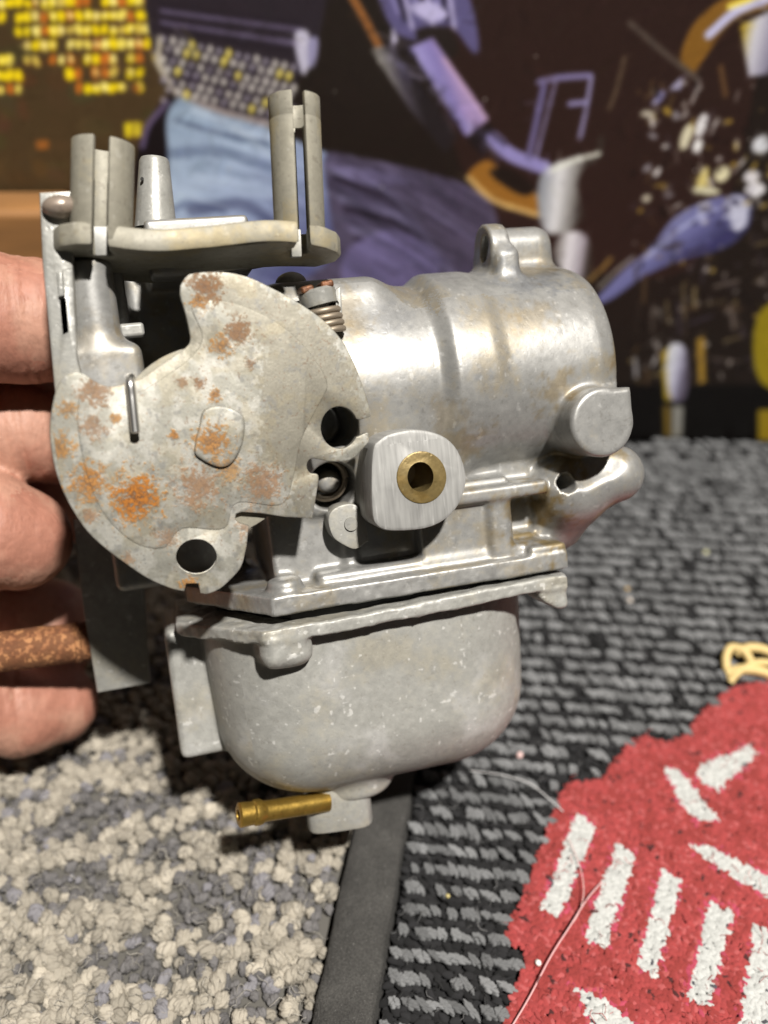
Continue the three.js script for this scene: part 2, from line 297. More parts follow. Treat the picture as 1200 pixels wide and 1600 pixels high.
// print of the mat in floor metres: red field, pale bars
const poly = (pts) => pts.map(([x, y]) => { const p = onFloor(x, y); return [p.x, p.z]; });
const inside = (P, x, z) => { let r = false; for (let i = 0, j = P.length - 1; i < P.length; j = i++) { const [a, b] = P[i], [c, d] = P[j]; if ((b > z) !== (d > z) && x < (c - a) * (z - b) / (d - b) + a) r = !r; } return r; };
const RED = poly([[1320, 1060], [1200, 1062], [1150, 1074], [1122, 1090], [1092, 1120], [1066, 1152], [1040, 1162], [1012, 1150], [985, 1158], [962, 1185], [946, 1214], [918, 1222], [888, 1220], [870, 1255], [852, 1310], [822, 1390], [790, 1455], [792, 1470], [822, 1487], [812, 1530], [790, 1580], [770, 1660], [740, 1760], [1500, 1900], [1500, 1060]]);
const PALE = [[[902, 1270], [932, 1292], [872, 1438], [845, 1420]], [[963, 1318], [994, 1334], [946, 1482], [914, 1464]], [[1034, 1356], [1066, 1376], [1024, 1530], [996, 1510]], [[1108, 1408], [1146, 1424], [1106, 1578], [1072, 1560]], [[1180, 1444], [1222, 1462], [1200, 1640], [1152, 1620]],
  [[1036, 1196], [1062, 1206], [1092, 1240], [1124, 1282], [1090, 1282], [1066, 1262]], [[1088, 1206], [1110, 1186], [1140, 1178], [1172, 1163], [1184, 1176], [1164, 1200], [1136, 1218], [1124, 1236], [1100, 1226]], [[1078, 1322], [1110, 1322], [1150, 1345], [1230, 1382], [1230, 1420], [1160, 1380], [1115, 1350]], [[898, 1544], [925, 1552], [960, 1572], [1000, 1610], [1010, 1650], [940, 1650], [918, 1590]]].map(poly);
{
  const rowA = THREE.MathUtils.degToRad(5), ux = Math.cos(rowA), uz = Math.sin(rowA), row = 0.00515, col = 0.0028;
  const grey = [], dark = [], red = [];
  for (let v = -0.10; v < 0.36; v += row) for (let u = -0.30; u < 0.34; u += col) {
    const u1 = u + rr(-1, 1) * 0.0010 + (Math.round(v / row) % 2) * col / 2, v1 = v + rr(-1, 1) * 0.0003;
    const x = u1 * ux - v1 * uz, z = WALL_Z + v1 * ux + u1 * uz;
    if (!inWorld(x, z, 0.03) || across(x, z) > -0.0010) continue;
    if (inside(RED, x, z)) continue;
    const k = rr(0.55, 1.15), l = rr(1.2, 2.4), w = rr(0.85, 1.5);
    if (rnd() < 0.92) grey.push({ p: new THREE.Vector3(x, rr(-0.0002, 0.0003), z), r: [rr(-0.15, 0.15), -0.6 + rr(-0.5, 0.45), rr(-0.2, 0.2)], s: new THREE.Vector3(0.00108 * l, 0.0009 * w, 0.00098 * w), c: lin(0.17 * k, 0.174 * k, 0.178 * k) });
  }
  // dark yarn between the rows
  for (let v = -0.10; v < 0.36; v += row / 3) for (let u = -0.30; u < 0.34; u += 0.0021) {
    const u1 = u + rr(-1, 1) * 0.0009, v1 = v + rr(-1, 1) * 0.0006, x = u1 * ux - v1 * uz, z = WALL_Z + v1 * ux + u1 * uz;
    if (!inWorld(x, z, 0.03) || across(x, z) > -0.0006) continue;
    if (inside(RED, x, z)) continue;
    const k = rr(0.5, 1.4);
    dark.push({ p: new THREE.Vector3(x, rr(-0.0013, -0.0007), z), r: [rr(-0.3, 0.3), rr(-1, 0.4), rr(-0.3, 0.3)], s: new THREE.Vector3(0.0015, 0.0008, 0.0009), c: lin(0.012 * k, 0.012 * k, 0.013 * k) });
  }
  // printed yarn: short dense nubs carrying the red and pale print
  for (let v = -0.02; v < 0.36; v += 0.00078) for (let u = 0.0; u < 0.30; u += 0.00078) {
    const x = u + rr(-1, 1) * 0.0005, z = WALL_Z + v + rr(-1, 1) * 0.0005;
    if (!inside(RED, x, z) || !inWorld(x, z, 0.03)) continue;
    let c; const jx = x + rr(-1, 1) * 0.00015, jz = z + rr(-1, 1) * 0.00015;
    const pale = PALE.some((P) => inside(P, jx, jz)), t = fbm(x * 400, z * 400, 5, 3), k = rr(0.86, 1.16);
    if (pale) { c = lin(0.43 * k, 0.44 * k, 0.425 * k); if (rnd() < 0.02) c = lin(0.06, 0.06, 0.07); }
    else { c = lin(0.29 * k, 0.043 * k, 0.042 * k); c.lerp(lin(0.21, 0.028, 0.024), sstep(t, 0.45, 0.62) * 0.7); const hx = x + rr(-1, 1) * 0.0016, hz = z + rr(-1, 1) * 0.0016; if (PALE.some((P) => inside(P, hx, hz))) c = lin(0.36 * k, 0.05 * k, 0.085 * k); if (rnd() < 0.018) c = lin(0.06, 0.015, 0.015); if (rnd() < 0.10) c.lerp(lin(0.42, 0.10, 0.10), 0.6); }
    red.push({ p: new THREE.Vector3(x, rr(-0.00030, -0.00012), z), r: [rr(-0.18, 0.18), rr(0, 6), rr(-0.18, 0.18)], s: new THREE.Vector3(0.0009 * rr(0.8, 1.5), 0.0005, 0.0007), c });
  }
  scatter('mat_tufts', yarnBlob(8, 2.2, 0.42, 3, 0.3), grey, M_yarn, 'grey yarn tufts standing in rows on the black mat', 'mat');
  scatter('mat_dark_yarn', yarnBlob(1, 2.4, 0.4, 5), dark, M_yarn, 'black yarn of the mat between its grey tuft rows', 'mat');
  scatter('mat_print', yarnBlob(1, 2.4, 0.4, 8), red, M_yarn, 'red printed emblem with pale slanted bars on the dark mat', 'printed emblem');
  const base = part('mat', new THREE.BoxGeometry(0.44, 0.004, 0.52), new THREE.MeshStandardMaterial({ color: lin(0.012, 0.012, 0.013), roughness: 1 }), scene, { mm: false });
  const cp = sC.clone().addScaledVector(sN, -0.2205).addScaledVector(sDir, -0.08);
  base.position.set(cp.x, -0.0042, cp.z); base.rotation.y = Math.atan2(sN.z, -sN.x); tag(base, null, null, null, 'structure');
}
{ // loose fibre ends standing out of both piles
  const hair = new THREE.TubeGeometry(new THREE.CatmullRomCurve3([new THREE.Vector3(0, -0.3, 0), new THREE.Vector3(0.25, 0.25, 0.1), new THREE.Vector3(0.7, 0.5, 0.0), new THREE.Vector3(1.1, 0.35, 0.3)]), 6, 0.028, 4);
  const lc = [], lm = [];
  for (let i = 0; i < 24000; i++) {
    const x = rr(-0.26, 0.26), z = rr(WALL_Z + 0.01, 0.02), a = across(x, z); if (a > -0.0008 && a < stripW + 0.0008) continue;
    const left = a > 0, r = inside(RED, x, z), k = rr(0.6, 1.3), s = rr(0.0012, 0.0030);
    if ((left && a > 0.2) || (!left && rnd() < 0.5)) continue;
    (left ? lc : lm).push({ p: new THREE.Vector3(x, left ? rr(0.0008, 0.0026) : r ? rr(-0.0002, 0.0003) : rr(-0.0004, 0.0007), z), r: [rr(-0.7, 0.7), rr(0, 6.28), rr(-0.7, 0.7)], s: new THREE.Vector3(s, s, s), c: left ? lin(0.36 * k, 0.34 * k, 0.30 * k) : r ? lin(0.34 * k, 0.07 * k, 0.065 * k) : rnd() < 0.35 ? lin(0.16 * k, 0.16 * k, 0.16 * k) : lin(0.03, 0.03, 0.03) });
  }
  scatter('carpet_fibres', hair, lc, M_yarn, 'fine loose fibre ends standing out of the beige loop carpet', 'fibres');
  scatter('mat_fibres', hair, lm, M_yarn, 'fine loose fibre ends standing out of the dark mat', 'fibres');
}
{ // poster: a printed board leaning flat against the wall; a generic night picture with lit windows, a studded jacket hem, denim and chrome
  const PW = 0.64, PH = 0.32, CW = 2048, CH = 1024, cv = document.createElement('canvas'); cv.width = CW; cv.height = CH;
  const g = cv.getContext('2d'), pz = WALL_Z + 0.0015;
  const T = (x, y) => { const p = onWall(x, y, pz); return [(p.x / PW + 0.5) * CW, (1 - p.y / PH) * CH]; };
  const path = (pts) => { g.beginPath(); pts.forEach(([x, y], i) => { const [a, b] = T(x, y); i ? g.lineTo(a, b) : g.moveTo(a, b); }); };
  const sm = (pts) => { const c = new THREE.CatmullRomCurve3(pts.map(([x, y]) => new THREE.Vector3(x, y, 0)), true); return c.getPoints(pts.length * 6).map((p) => [p.x, p.y]); };
  const fill = (pts, c, round) => { path(round ? sm(pts) : pts); g.closePath(); g.fillStyle = c; g.fill(); };
  const line = (pts, c, w) => { const curve = pts.length > 2 ? new THREE.CatmullRomCurve3(pts.map(([x, y]) => new THREE.Vector3(x, y, 0))).getPoints(30).map((p) => [p.x, p.y]) : pts; path(curve); g.strokeStyle = c; g.lineWidth = w * 0.68; g.lineCap = 'round'; g.stroke(); };
  const dot = (x, y, rx, ry, c, rot = 0) => { const [a, b] = T(x, y); g.beginPath(); g.ellipse(a, b, rx * 0.68, ry * 0.72, rot, 0, 7); g.fillStyle = c; g.fill(); };
  const grad = (x0, y0, x1, y1, stops) => { const [a, b] = T(x0, y0), [c, d] = T(x1, y1), q = g.createLinearGradient(a, b, c, d); stops.forEach(([t, s]) => q.addColorStop(t, s)); return q; };
  g.fillStyle = '#261d18'; g.fillRect(0, 0, CW, CH);
  fill([[-400, -400], [560, -400], [380, 420], [-400, 420]], '#4f3d24');                     // brown city haze
  for (let i = 0; i < 260; i++) dot(rr(-300, 260), rr(-300, 330), rr(6, 26), rr(5, 16), `rgba(${rr(60, 120) | 0},${rr(48, 84) | 0},${rr(24, 52) | 0},0.28)`);
  fill([[500, -400], [1700, -400], [1700, 900], [380, 900]], '#261d18', false);
  fill([[700, -200], [1150, -200], [1080, 420], [760, 330]], '#33201b', true);
  // windows
  for (let y = -190; y < 142; y += 22.5) for (let x = -300; x < 246; x += 13.5) {
    const k = hash3((x * 3) | 0, (y * 5) | 0, 1), blk = vnoise(x / 62 + 30, y / 48 + 9, 0.5);
    if (y > 95 && !((x < 30) || (x > 70 && x < 215))) continue;
    if (y > 125 && !(x < 28 || (x > 84 && x < 104))) continue;
    if (blk < 0.36 || k < 0.16) continue;
    const yy = y - x * 0.02 + 8, c = k > 0.86 ? '#c8742c' : k > 0.5 ? '#f6dc1c' : k > 0.32 ? '#d8c15c' : '#f4e36a';
    const j = (s) => (hash3((x * 7) | 0, (y * 11) | 0, s) - 0.5) * 5;
    fill([[x + j(1), yy + j(2)], [x + 9.5 + j(3), yy - 0.5 + j(4)], [x + 9.5 + j(5), yy + 14 + j(6)], [x + j(7), yy + 14.5 + j(8)]], c, true);
    if (hash3(x | 0, y | 0, 8) > 0.6) dot(x + 5, yy + 6, 3.2, 4.2, '#fff3a0');
  }
  fill([[194, 193], [206, 190], [206, 214], [196, 216]], '#e2cf2a'); fill([[208, 191], [221, 190], [220, 214], [209, 214]], '#d9c536');
  fill([[56, 220], [76, 218], [76, 233], [57, 234]], '#96602f'); fill([[208, 132], [218, 132], [218, 144], [208, 144]], '#a5652a');
  // dark shape beside the denim
  fill([[246, 168], [268, 148], [300, 150], [262, 300], [236, 320], [212, 300], [218, 220]], '#1b1519', true);
  line([[222, 230], [232, 196], [262, 160]], '#6a5a84', 7);
  // denim
  fill([[262, 175], [290, 148], [350, 168], [430, 205], [510, 238], [560, 250], [470, 460], [230, 460], [246, 340], [262, 260]], grad(260, 170, 480, 400, [[0, '#8aa2be'], [0.35, '#a8bedd'], [0.65, '#92a3cc'], [1, '#56598c']]), true);
  for (const [a, b, c, d, e, f2, w, s] of [[280, 190, 330, 205, 420, 225, 9, 'rgba(60,72,104,.55)'], [268, 240, 340, 236, 424, 262, 16, 'rgba(70,84,120,.45)'], [300, 170, 360, 196, 420, 240, 10, 'rgba(190,208,228,.45)'], [262, 300, 330, 280, 420, 300, 22, 'rgba(172,192,222,.4)'], [300, 330, 380, 320, 430, 350, 18, 'rgba(50,55,95,.5)'], [256, 330, 300, 318, 350, 330, 9, 'rgba(60,70,110,.5)']]) line([[a, b], [c, d], [e, f2]], s, w);
  // thigh in violet shade with folds
  fill([[510, 240], [560, 246], [640, 262], [735, 292], [775, 330], [765, 430], [740, 470], [430, 470], [520, 400], [515, 330]], '#544b66', true);
  for (let i = 0; i < 9; i++) line([[516 + i * 6, 262 + i * 16], [600 + i * 8, 300 + i * 14], [700 + i * 7, 420 + i * 9]], i % 3 === 0 ? 'rgba(122,114,158,.7)' : i % 3 === 1 ? 'rgba(40,32,46,.85)' : 'rgba(84,76,108,.8)', i % 3 === 1 ? 9 : 13);
  fill([[540, 395], [610, 360], [690, 410], [660, 450], [540, 450]], 'rgba(122,112,170,.75)', true); fill([[520, 262], [600, 268], [640, 285], [560, 285]], 'rgba(140,132,190,.6)', true);
  // many fine creases inside the cloth
  const creases = (pts, n, x0, x1, y0, y1, dx, dy, cols) => { g.save(); path(sm(pts)); g.closePath(); g.clip(); for (let i = 0; i < n; i++) { const x = rr(x0, x1), y = rr(y0, y1), l = rr(0.3, 1.2), b = rr(-14, 14); line([[x, y], [x + dx * l * 0.5 + b, y + dy * l * 0.5 + b * 0.7], [x + dx * l, y + dy * l]], cols[i % cols.length], rr(1.5, 7)); } g.restore(); };
  creases([[262, 175], [290, 148], [350, 168], [430, 205], [510, 238], [560, 250], [470, 460], [230, 460], [246, 340], [262, 260]], 150, 240, 480, 150, 440, 90, 22, ['rgba(60,74,108,.16)', 'rgba(200,216,236,.15)', 'rgba(110,128,166,.2)', 'rgba(40,50,84,.12)']);
  creases([[510, 240], [560, 246], [640, 262], [735, 292], [775, 330], [765, 430], [740, 470], [430, 470], [520, 400], [515, 330]], 170, 480, 720, 240, 450, 100, 62, ['rgba(30,24,36,.28)', 'rgba(140,132,178,.2)', 'rgba(76,66,96,.3)', 'rgba(20,16,22,.22)']);
  // studded hem
  fill([[240, -60], [500, -60], [498, 60], [470, 110], [440, 190], [400, 188], [330, 168], [268, 140], [243, 96]], '#2f2730', true);
  for (let i = 0; i < 5; i++) line([[252, 8 + i * 9], [360, 22 + i * 10], [470, 36 + i * 11]], i % 2 ? 'rgba(120,108,150,.75)' : 'rgba(40,32,42,.9)', 5);
  line([[246, 96], [272, 138], [340, 172], [430, 196]], '#9a8e8c', 9); line([[250, 60], [248, 100], [270, 134]], '#b9b09a', 8);
  for (let r = 0; r < 7; r++) for (let k = 0; k < 15; k++) { const x = 256 + k * 14.5 + (r % 2) * 7, y = 62 + r * 16 + k * 3.2; if (y > 62 + 96 + k * 2.8 || x > 462) continue; const h = hash3(r, k, 3); dot(x, y, 3.4 + h * 1.6, 5 + h * 2.2, h > 0.86 ? '#d8c650' : h > 0.4 ? '#b9b3ae' : '#7d7490', 0.2); dot(x - 1, y - 2, 1.6, 2.2, '#f2eee4'); dot(x + 2.4, y + 5, 2.6, 2.2, 'rgba(12,8,12,.7)'); }
  fill([[462, 50], [480, 48], [484, 100], [474, 118], [464, 90]], '#b9b6cf', true); fill([[484, 60], [496, 58], [492, 100], [484, 108]], '#8f8bb4', true);
  // slanted violet tubes
  line([[548, -10], [575, 40], [604, 92]], '#8a5c34', 12);
  fill([[590, -40], [712, -40], [748, 76], [742, 84], [700, 40], [672, 60], [640, 62], [610, 40]], '#5d5688', true); for (let i = 0; i < 9; i++) line([[604 + i * 12, -30], [622 + i * 11, 20 + (i % 3) * 12]], ['#8a82be', '#2a2330', '#b4acd8'][i % 3], 5);
  fill([[640, 10], [672, 2], [700, 24], [672, 34]], '#b7b0e0', true); fill([[612, 40], [622, 62], [612, 74]], '#c9c4e6'); fill([[650, 48], [700, 44], [716, 80], [690, 100], [664, 80]], '#2a211e', true);
  fill([[578, 76], [612, 70], [716, 214], [696, 240], [640, 170]], grad(590, 150, 650, 130, [[0, '#26201e'], [0.3, '#8d8a86'], [0.7, '#4a4450'], [1, '#2a2326']]));
  fill([[640, 74], [676, 58], [764, 186], [728, 214]], grad(660, 150, 712, 124, [[0, '#6d64a4'], [0.35, '#9c92d6'], [0.7, '#8478bd'], [1, '#a48ac0']]));
  line([[694, 92], [730, 144], [760, 186]], '#c3a0c8', 5);
  fill([[728, 216], [764, 190], [782, 214], [752, 244]], '#241b1c'); line([[770, 216], [796, 240], [850, 262]], '#8f86c8', 20); line([[764, 206], [790, 226]], '#3a3248', 5);
  fill([[730, 276], [760, 250], [780, 262], [842, 308], [840, 338], [792, 318]], '#93662c', true); line([[732, 278], [770, 312], [840, 336]], '#c9a66a', 8); fill([[764, 268], [790, 262], [836, 296], [820, 306]], '#241a14', true);
  // thin frame
  line([[842, 128], [870, 122], [922, 118]], '#7f76ad', 8); line([[924, 120], [916, 170], [906, 216]], '#8f88bb', 6); line([[850, 134], [836, 200], [826, 246]], '#6b6296', 9); line([[868, 128], [852, 190], [838, 244]], '#8a82b8', 4); line([[890, 162], [912, 160]], '#8a82b8', 7);
  // chrome fitting
  fill([[842, 282], [856, 262], [900, 244], [930, 238], [936, 212], [943, 212], [938, 246], [912, 264], [902, 290], [912, 336], [888, 362], [852, 362]], grad(846, 300, 912, 300, [[0, '#8d929c'], [0.4, '#d8d8dc'], [0.75, '#8b8886'], [1, '#3a302a']]), true);
  fill([[876, 368], [906, 362], [922, 380], [918, 440], [896, 440], [866, 400]], grad(866, 400, 920, 400, [[0, '#77706c'], [0.4, '#dedbe2'], [0.8, '#a39aa6'], [1, '#3a302a']]), true);
  line([[858, 268], [900, 250], [936, 240]], '#dfe2d4', 6);
  // lilac megaphone tube
  fill([[930, 474], [966, 430], [1018, 386], [1056, 338], [1130, 306], [1168, 308], [1172, 350], [1136, 386], [1080, 402], [1010, 430], [950, 470]], grad(1040, 340, 1090, 400, [[0, '#7c80b4'], [0.5, '#6c6da8'], [1, '#3c3b68']]), true);
  line([[1010, 402], [1060, 360], [1120, 326], [1156, 318]], '#a9aede', 6); line([[1060, 396], [1100, 388], [1140, 368]], '#3d3a70', 8); fill([[1136, 312], [1162, 308], [1168, 346], [1150, 362]], '#b9bcd6', true); for (let i = 0; i < 16; i++) dot(rr(1090, 1160), rr(312, 380), rr(2, 6), rr(2, 5), ['#5a5890', '#c6c8e0', '#2a2640'][i % 3]);
  line([[918, 440], [940, 420], [955, 404]], '#8a6c38', 6); line([[936, 450], [962, 424], [990, 402]], '#9a948c', 5);
  // gold and chrome at the upper right
  fill([[1064, 100], [1078, 46], [1120, 4], [1240, -40], [1240, 0], [1150, 30], [1100, 92], [1080, 118]], '#7d5a26', true); line([[1108, 54], [1150, 18], [1210, -6]], '#b8b8e4', 12); line([[1140, 10], [1200, -12]], '#e6d45a', 8);
  fill([[1156, 40], [1260, -10], [1260, 110], [1170, 120]], grad(1156, 60, 1230, 60, [[0, '#a8912f'], [0.3, '#c6c6d2'], [0.7, '#8a86a0'], [1, '#4b4450']]));
  line([[984, 36], [1040, 84], [1090, 124]], '#564a42', 7); line([[976, 90], [960, 150], [952, 170]], '#5c4a38', 6); line([[1126, 104], [1134, 150]], '#6a4a2a', 6);
  fill([[1016, 166], [1030, 144], [1040, 140], [1034, 158]], '#8d8bc6'); fill([[1046, 140], [1066, 120], [1064, 140]], '#a9a8d0');
  for (let i = 0; i < 58; i++) { const x = rr(1000, 1290), y = rr(170, 330), h = rnd(), a = rr(0, 3), c = h > 0.7 ? '#d9d6d6' : h > 0.45 ? '#a98f3e' : h > 0.2 ? '#8c8790' : '#5a4c3c'; dot(x, y, rr(1.5, 4.5), rr(2, 9), c, a); if (i % 2) line([[x, y], [x + rr(-14, 14), y + rr(-26, 26)]], c, rr(1, 3)); }
  for (const [x, y, a, b, c] of [[1072, 214, 8, 18, '#cfc9a8'], [1096, 196, 8, 16, '#dcdce0'], [1090, 228, 7, 10, '#e2e2e2'], [1098, 280, 8, 18, '#ccbd7a'], [1128, 272, 12, 12, '#d9d2a6'], [1174, 276, 12, 9, '#d2d0d6'], [1190, 226, 14, 12, '#c8ccd4'], [1104, 298, 22, 6, '#cfcba8'], [1012, 178, 11, 4, '#b9b2a0'], [1010, 310, 7, 6, '#c0b8a0'], [1180, 296, 16, 10, '#dddde4']]) dot(x, y, a, b, c, 0.1);
  for (let i = 0; i < 260; i++) { const x = rr(985, 1300), y = rr(120, 600), v = rnd(), s = rr(0.2, 1); line([[x, y], [x + rr(-12, 12) * s, y + rr(-30, 30) * s]], v > 0.8 ? `rgba(225,222,220,${rr(0.4, 0.9)})` : v > 0.6 ? 'rgba(150,120,60,.6)' : v > 0.3 ? 'rgba(84,74,90,.6)' : 'rgba(12,9,8,.9)', rr(1, 4)); }
  for (let i = 0; i < 60; i++) { const t = i / 60, x = 590 + 160 * t, y = 60 + 165 * t; line([[x + rr(-14, 30), y + rr(-20, 8)], [x + rr(4, 44), y + rr(4, 34)]], ['rgba(190,184,230,.3)', 'rgba(20,16,22,.4)', 'rgba(110,102,160,.35)'][i % 3], rr(1, 4)); }
  // lower mess of dark pipes with bright edges
  for (let i = 0; i < 46; i++) { const x = rr(980, 1290), y = rr(380, 590), a = rr(0, 1) > 0.5; line([[x, y], [x + (a ? rr(-4, 6) : rr(20, 50)), y + (a ? rr(20, 60) : rr(-16, 6))]], ['#57412a', '#6b5f58', '#3f342e', '#84734c', '#4a4256'][i % 5], rr(2, 6)); }
  for (let i = 0; i < 30; i++) dot(rr(960, 1290), rr(380, 590), rr(1.5, 4), rr(1.5, 6), i % 3 ? '#a09690' : '#b59a4a');
  fill([[-400, 606], [1700, 600], [1700, 1100], [-400, 1100]], '#100d0c');
  fill([[1034, 552], [1046, 540], [1050, 626], [1038, 626]], '#a8912e'); fill([[1046, 540], [1062, 536], [1072, 548], [1070, 624], [1050, 626]], grad(1046, 580, 1072, 580, [[0, '#c9ccd8'], [0.5, '#a9a8c4'], [1, '#5a5266']]), true); fill([[1088, 530], [1100, 526], [1102, 596], [1092, 600]], '#9b7c34');
  fill([[1036, 634], [1048, 634], [1048, 682], [1038, 682]], '#6e5a24'); fill([[1050, 634], [1068, 634], [1066, 682], [1050, 682]], '#86857e');
  line([[992, 560], [994, 590]], '#a8a8ae', 5); line([[1020, 572], [1026, 556]], '#b4b2b4', 5);
  fill([[1192, 480], [1300, 480], [1300, 600], [1190, 600]], '#8d7d1e', true); fill([[1184, 640], [1300, 640], [1300, 700], [1184, 700]], '#8a7520');
  // brushy variation inside the flat areas, print grain, and dust specks
  const img = g.getImageData(0, 0, CW, CH).data;
  g.filter = 'blur(1.6px)'; g.drawImage(cv, 0, 0); g.filter = 'none';
  for (let i = 0; i < 12000; i++) {
    const x = rr(0, CW), y = rr(0, CH), k = ((y | 0) * CW + (x | 0)) * 4, m = rr(0.62, 1.36), a = rr(0.05, 0.2), n = fbm(x / 60, y / 60, 5, 2) * 6.28;
    g.beginPath(); g.ellipse(x, y, rr(3, 16), rr(1.2, 4), n, 0, 7); g.fillStyle = `rgba(${Math.min(255, img[k] * m) | 0},${Math.min(255, img[k + 1] * m) | 0},${Math.min(255, img[k + 2] * m * rr(0.94, 1.06)) | 0},${a})`; g.fill();
  }
  for (let i = 0; i < 130; i++) { const x = rr(0.3, 1) * CW, y = rr(0, 1) * CH; g.beginPath(); g.ellipse(x, y, rr(0.6, 1.8), rr(0.6, 1.5), 0, 0, 7); g.fillStyle = `rgba(210,205,200,${rr(0.2, 0.7)})`; g.fill(); }
  { const id = g.getImageData(0, 0, CW, CH), d = id.data; for (let i = 0; i < d.length; i += 4) { const l = 0.3 * d[i] + 0.59 * d[i + 1] + 0.11 * d[i + 2], yel = d[i] > d[i + 2] + 60 ? 1 : 0.8, f = 1.08, o = 11, gr = (hash3(i, 5, 9) - 0.5) * 9; for (let q = 0; q < 3; q++) d[i + q] = clamp((l + (d[i + q] - l) * yel) * f - o + gr, 0, 255); } g.putImageData(id, 0, 0); }
  const t = new THREE.CanvasTexture(cv); t.colorSpace = THREE.SRGBColorSpace; t.magFilter = THREE.LinearFilter;
  const pg = new THREE.PlaneGeometry(PW, PH);
  const poster = thing('poster', 'dark glossy poster of city windows, denim and chrome standing behind the carburetor', 'poster');
  poster.position.set(0, 0, WALL_Z);
  const back = part('board', new THREE.BoxGeometry(PW, PH, 0.0012), new THREE.MeshStandardMaterial({ color: lin(0.5, 0.48, 0.44), roughness: 0.8 }), poster, { mm: false }); back.position.set(0, PH / 2 , 0.0007);
  const print = part('print', pg, new THREE.MeshStandardMaterial({ map: t, roughness: 0.42 }), poster, { mm: false, box: false }); print.position.set(0, PH / 2, 0.0015);
}
{ // piece of plain wood at the left
  const z1 = WALL_Z + 0.022, top = onWall(40, 330, z1).y, xr = onWall(106, 400, z1).x, w = 0.14;
  const col = dataTex(512, (u, v) => { const n = fbm(u * 3, v * 40, 3, 4), f = fbm(u * 8, v * 160, 9, 3), s = 0.8 + 0.3 * n + 0.12 * (f - 0.5); return [0.56 * s, 0.40 * s, 0.235 * s]; }, true); col.repeat.set(1 / 0.12, 1 / 0.12);
  const g = new RoundedBoxGeometry(w, top + 0.004, 0.018, 3, 0.0025);
  const b = part('wood_block', g, new THREE.MeshStandardMaterial({ map: col, roughness: 0.6 }), scene, { mm: false });
  b.position.set(xr - w / 2, top / 2 - 0.002, z1 - 0.009); tag(b, 'light brown wooden block standing against the poster beside the hand', 'wood block');
}

console.log('setting', performance.now() | 0);
// ---------------------------------------------------------------- the carburetor
const carb = thing('carburetor', 'worn grey aluminium carburetor with rusty throttle cam held over the carpet', 'carburetor');
carbM.decompose(carb.position, carb.quaternion, carb.scale);

// body casting
const BY = 11, BZ = -26;
const barrelR = (x) => 20.6 + 2.2 * sstep(x, 19, 23) - 0.5 * sstep(x, 30, 34) + 0.0 - 1.2 * sstep(x, 53, 58);
const flangePlan = [[-19, -6], [43.5, -6], [44.5, -52], [-35, -52], [-34.5, -31]];
const planDist = (P, x, z) => { // signed distance to a plan polygon
  let d = 1e9, s = 1;
  for (let i = 0, j = P.length - 1; i < P.length; j = i++) {
    const [ax, az] = P[i], [bx, bz] = P[j], ex = bx - ax, ez = bz - az, wx = x - ax, wz = z - az, t = clamp((wx * ex + wz * ez) / (ex * ex + ez * ez), 0, 1);
    d = Math.min(d, (wx - ex * t) ** 2 + (wz - ez * t) ** 2);
    const c1 = z >= az, c2 = z < bz, c3 = ex * wz > ez * wx; if ((c1 && c2 && c3) || (!c1 && !c2 && !c3)) s = -s;
  }
  return s * Math.sqrt(d);
};
const slab = (P, x, y, z, y0, y1, r) => { const a = planDist(P, x, z) + r, b = Math.abs(y - (y0 + y1) / 2) - (y1 - y0) / 2 + r; return Math.min(Math.max(a, b), 0) + hyp(Math.max(a, 0), Math.max(b, 0)) - r; };
const cornerDisc = (x, y) => Math.min(hyp(x - 49.9, y + 0.7) - 7.0, Math.max(Math.abs(x - 53.2) - 3.5, Math.abs(y - 2.5) - 3.2));
const AR = [[47, -14.5, -13], [58.5, -13, -11], [49, -16, -14], [50.5, -25, -20], [48.5, -9.5, -3], [53.5, -9, -3], [50, -17, -15], [45.5, -26, -22]];
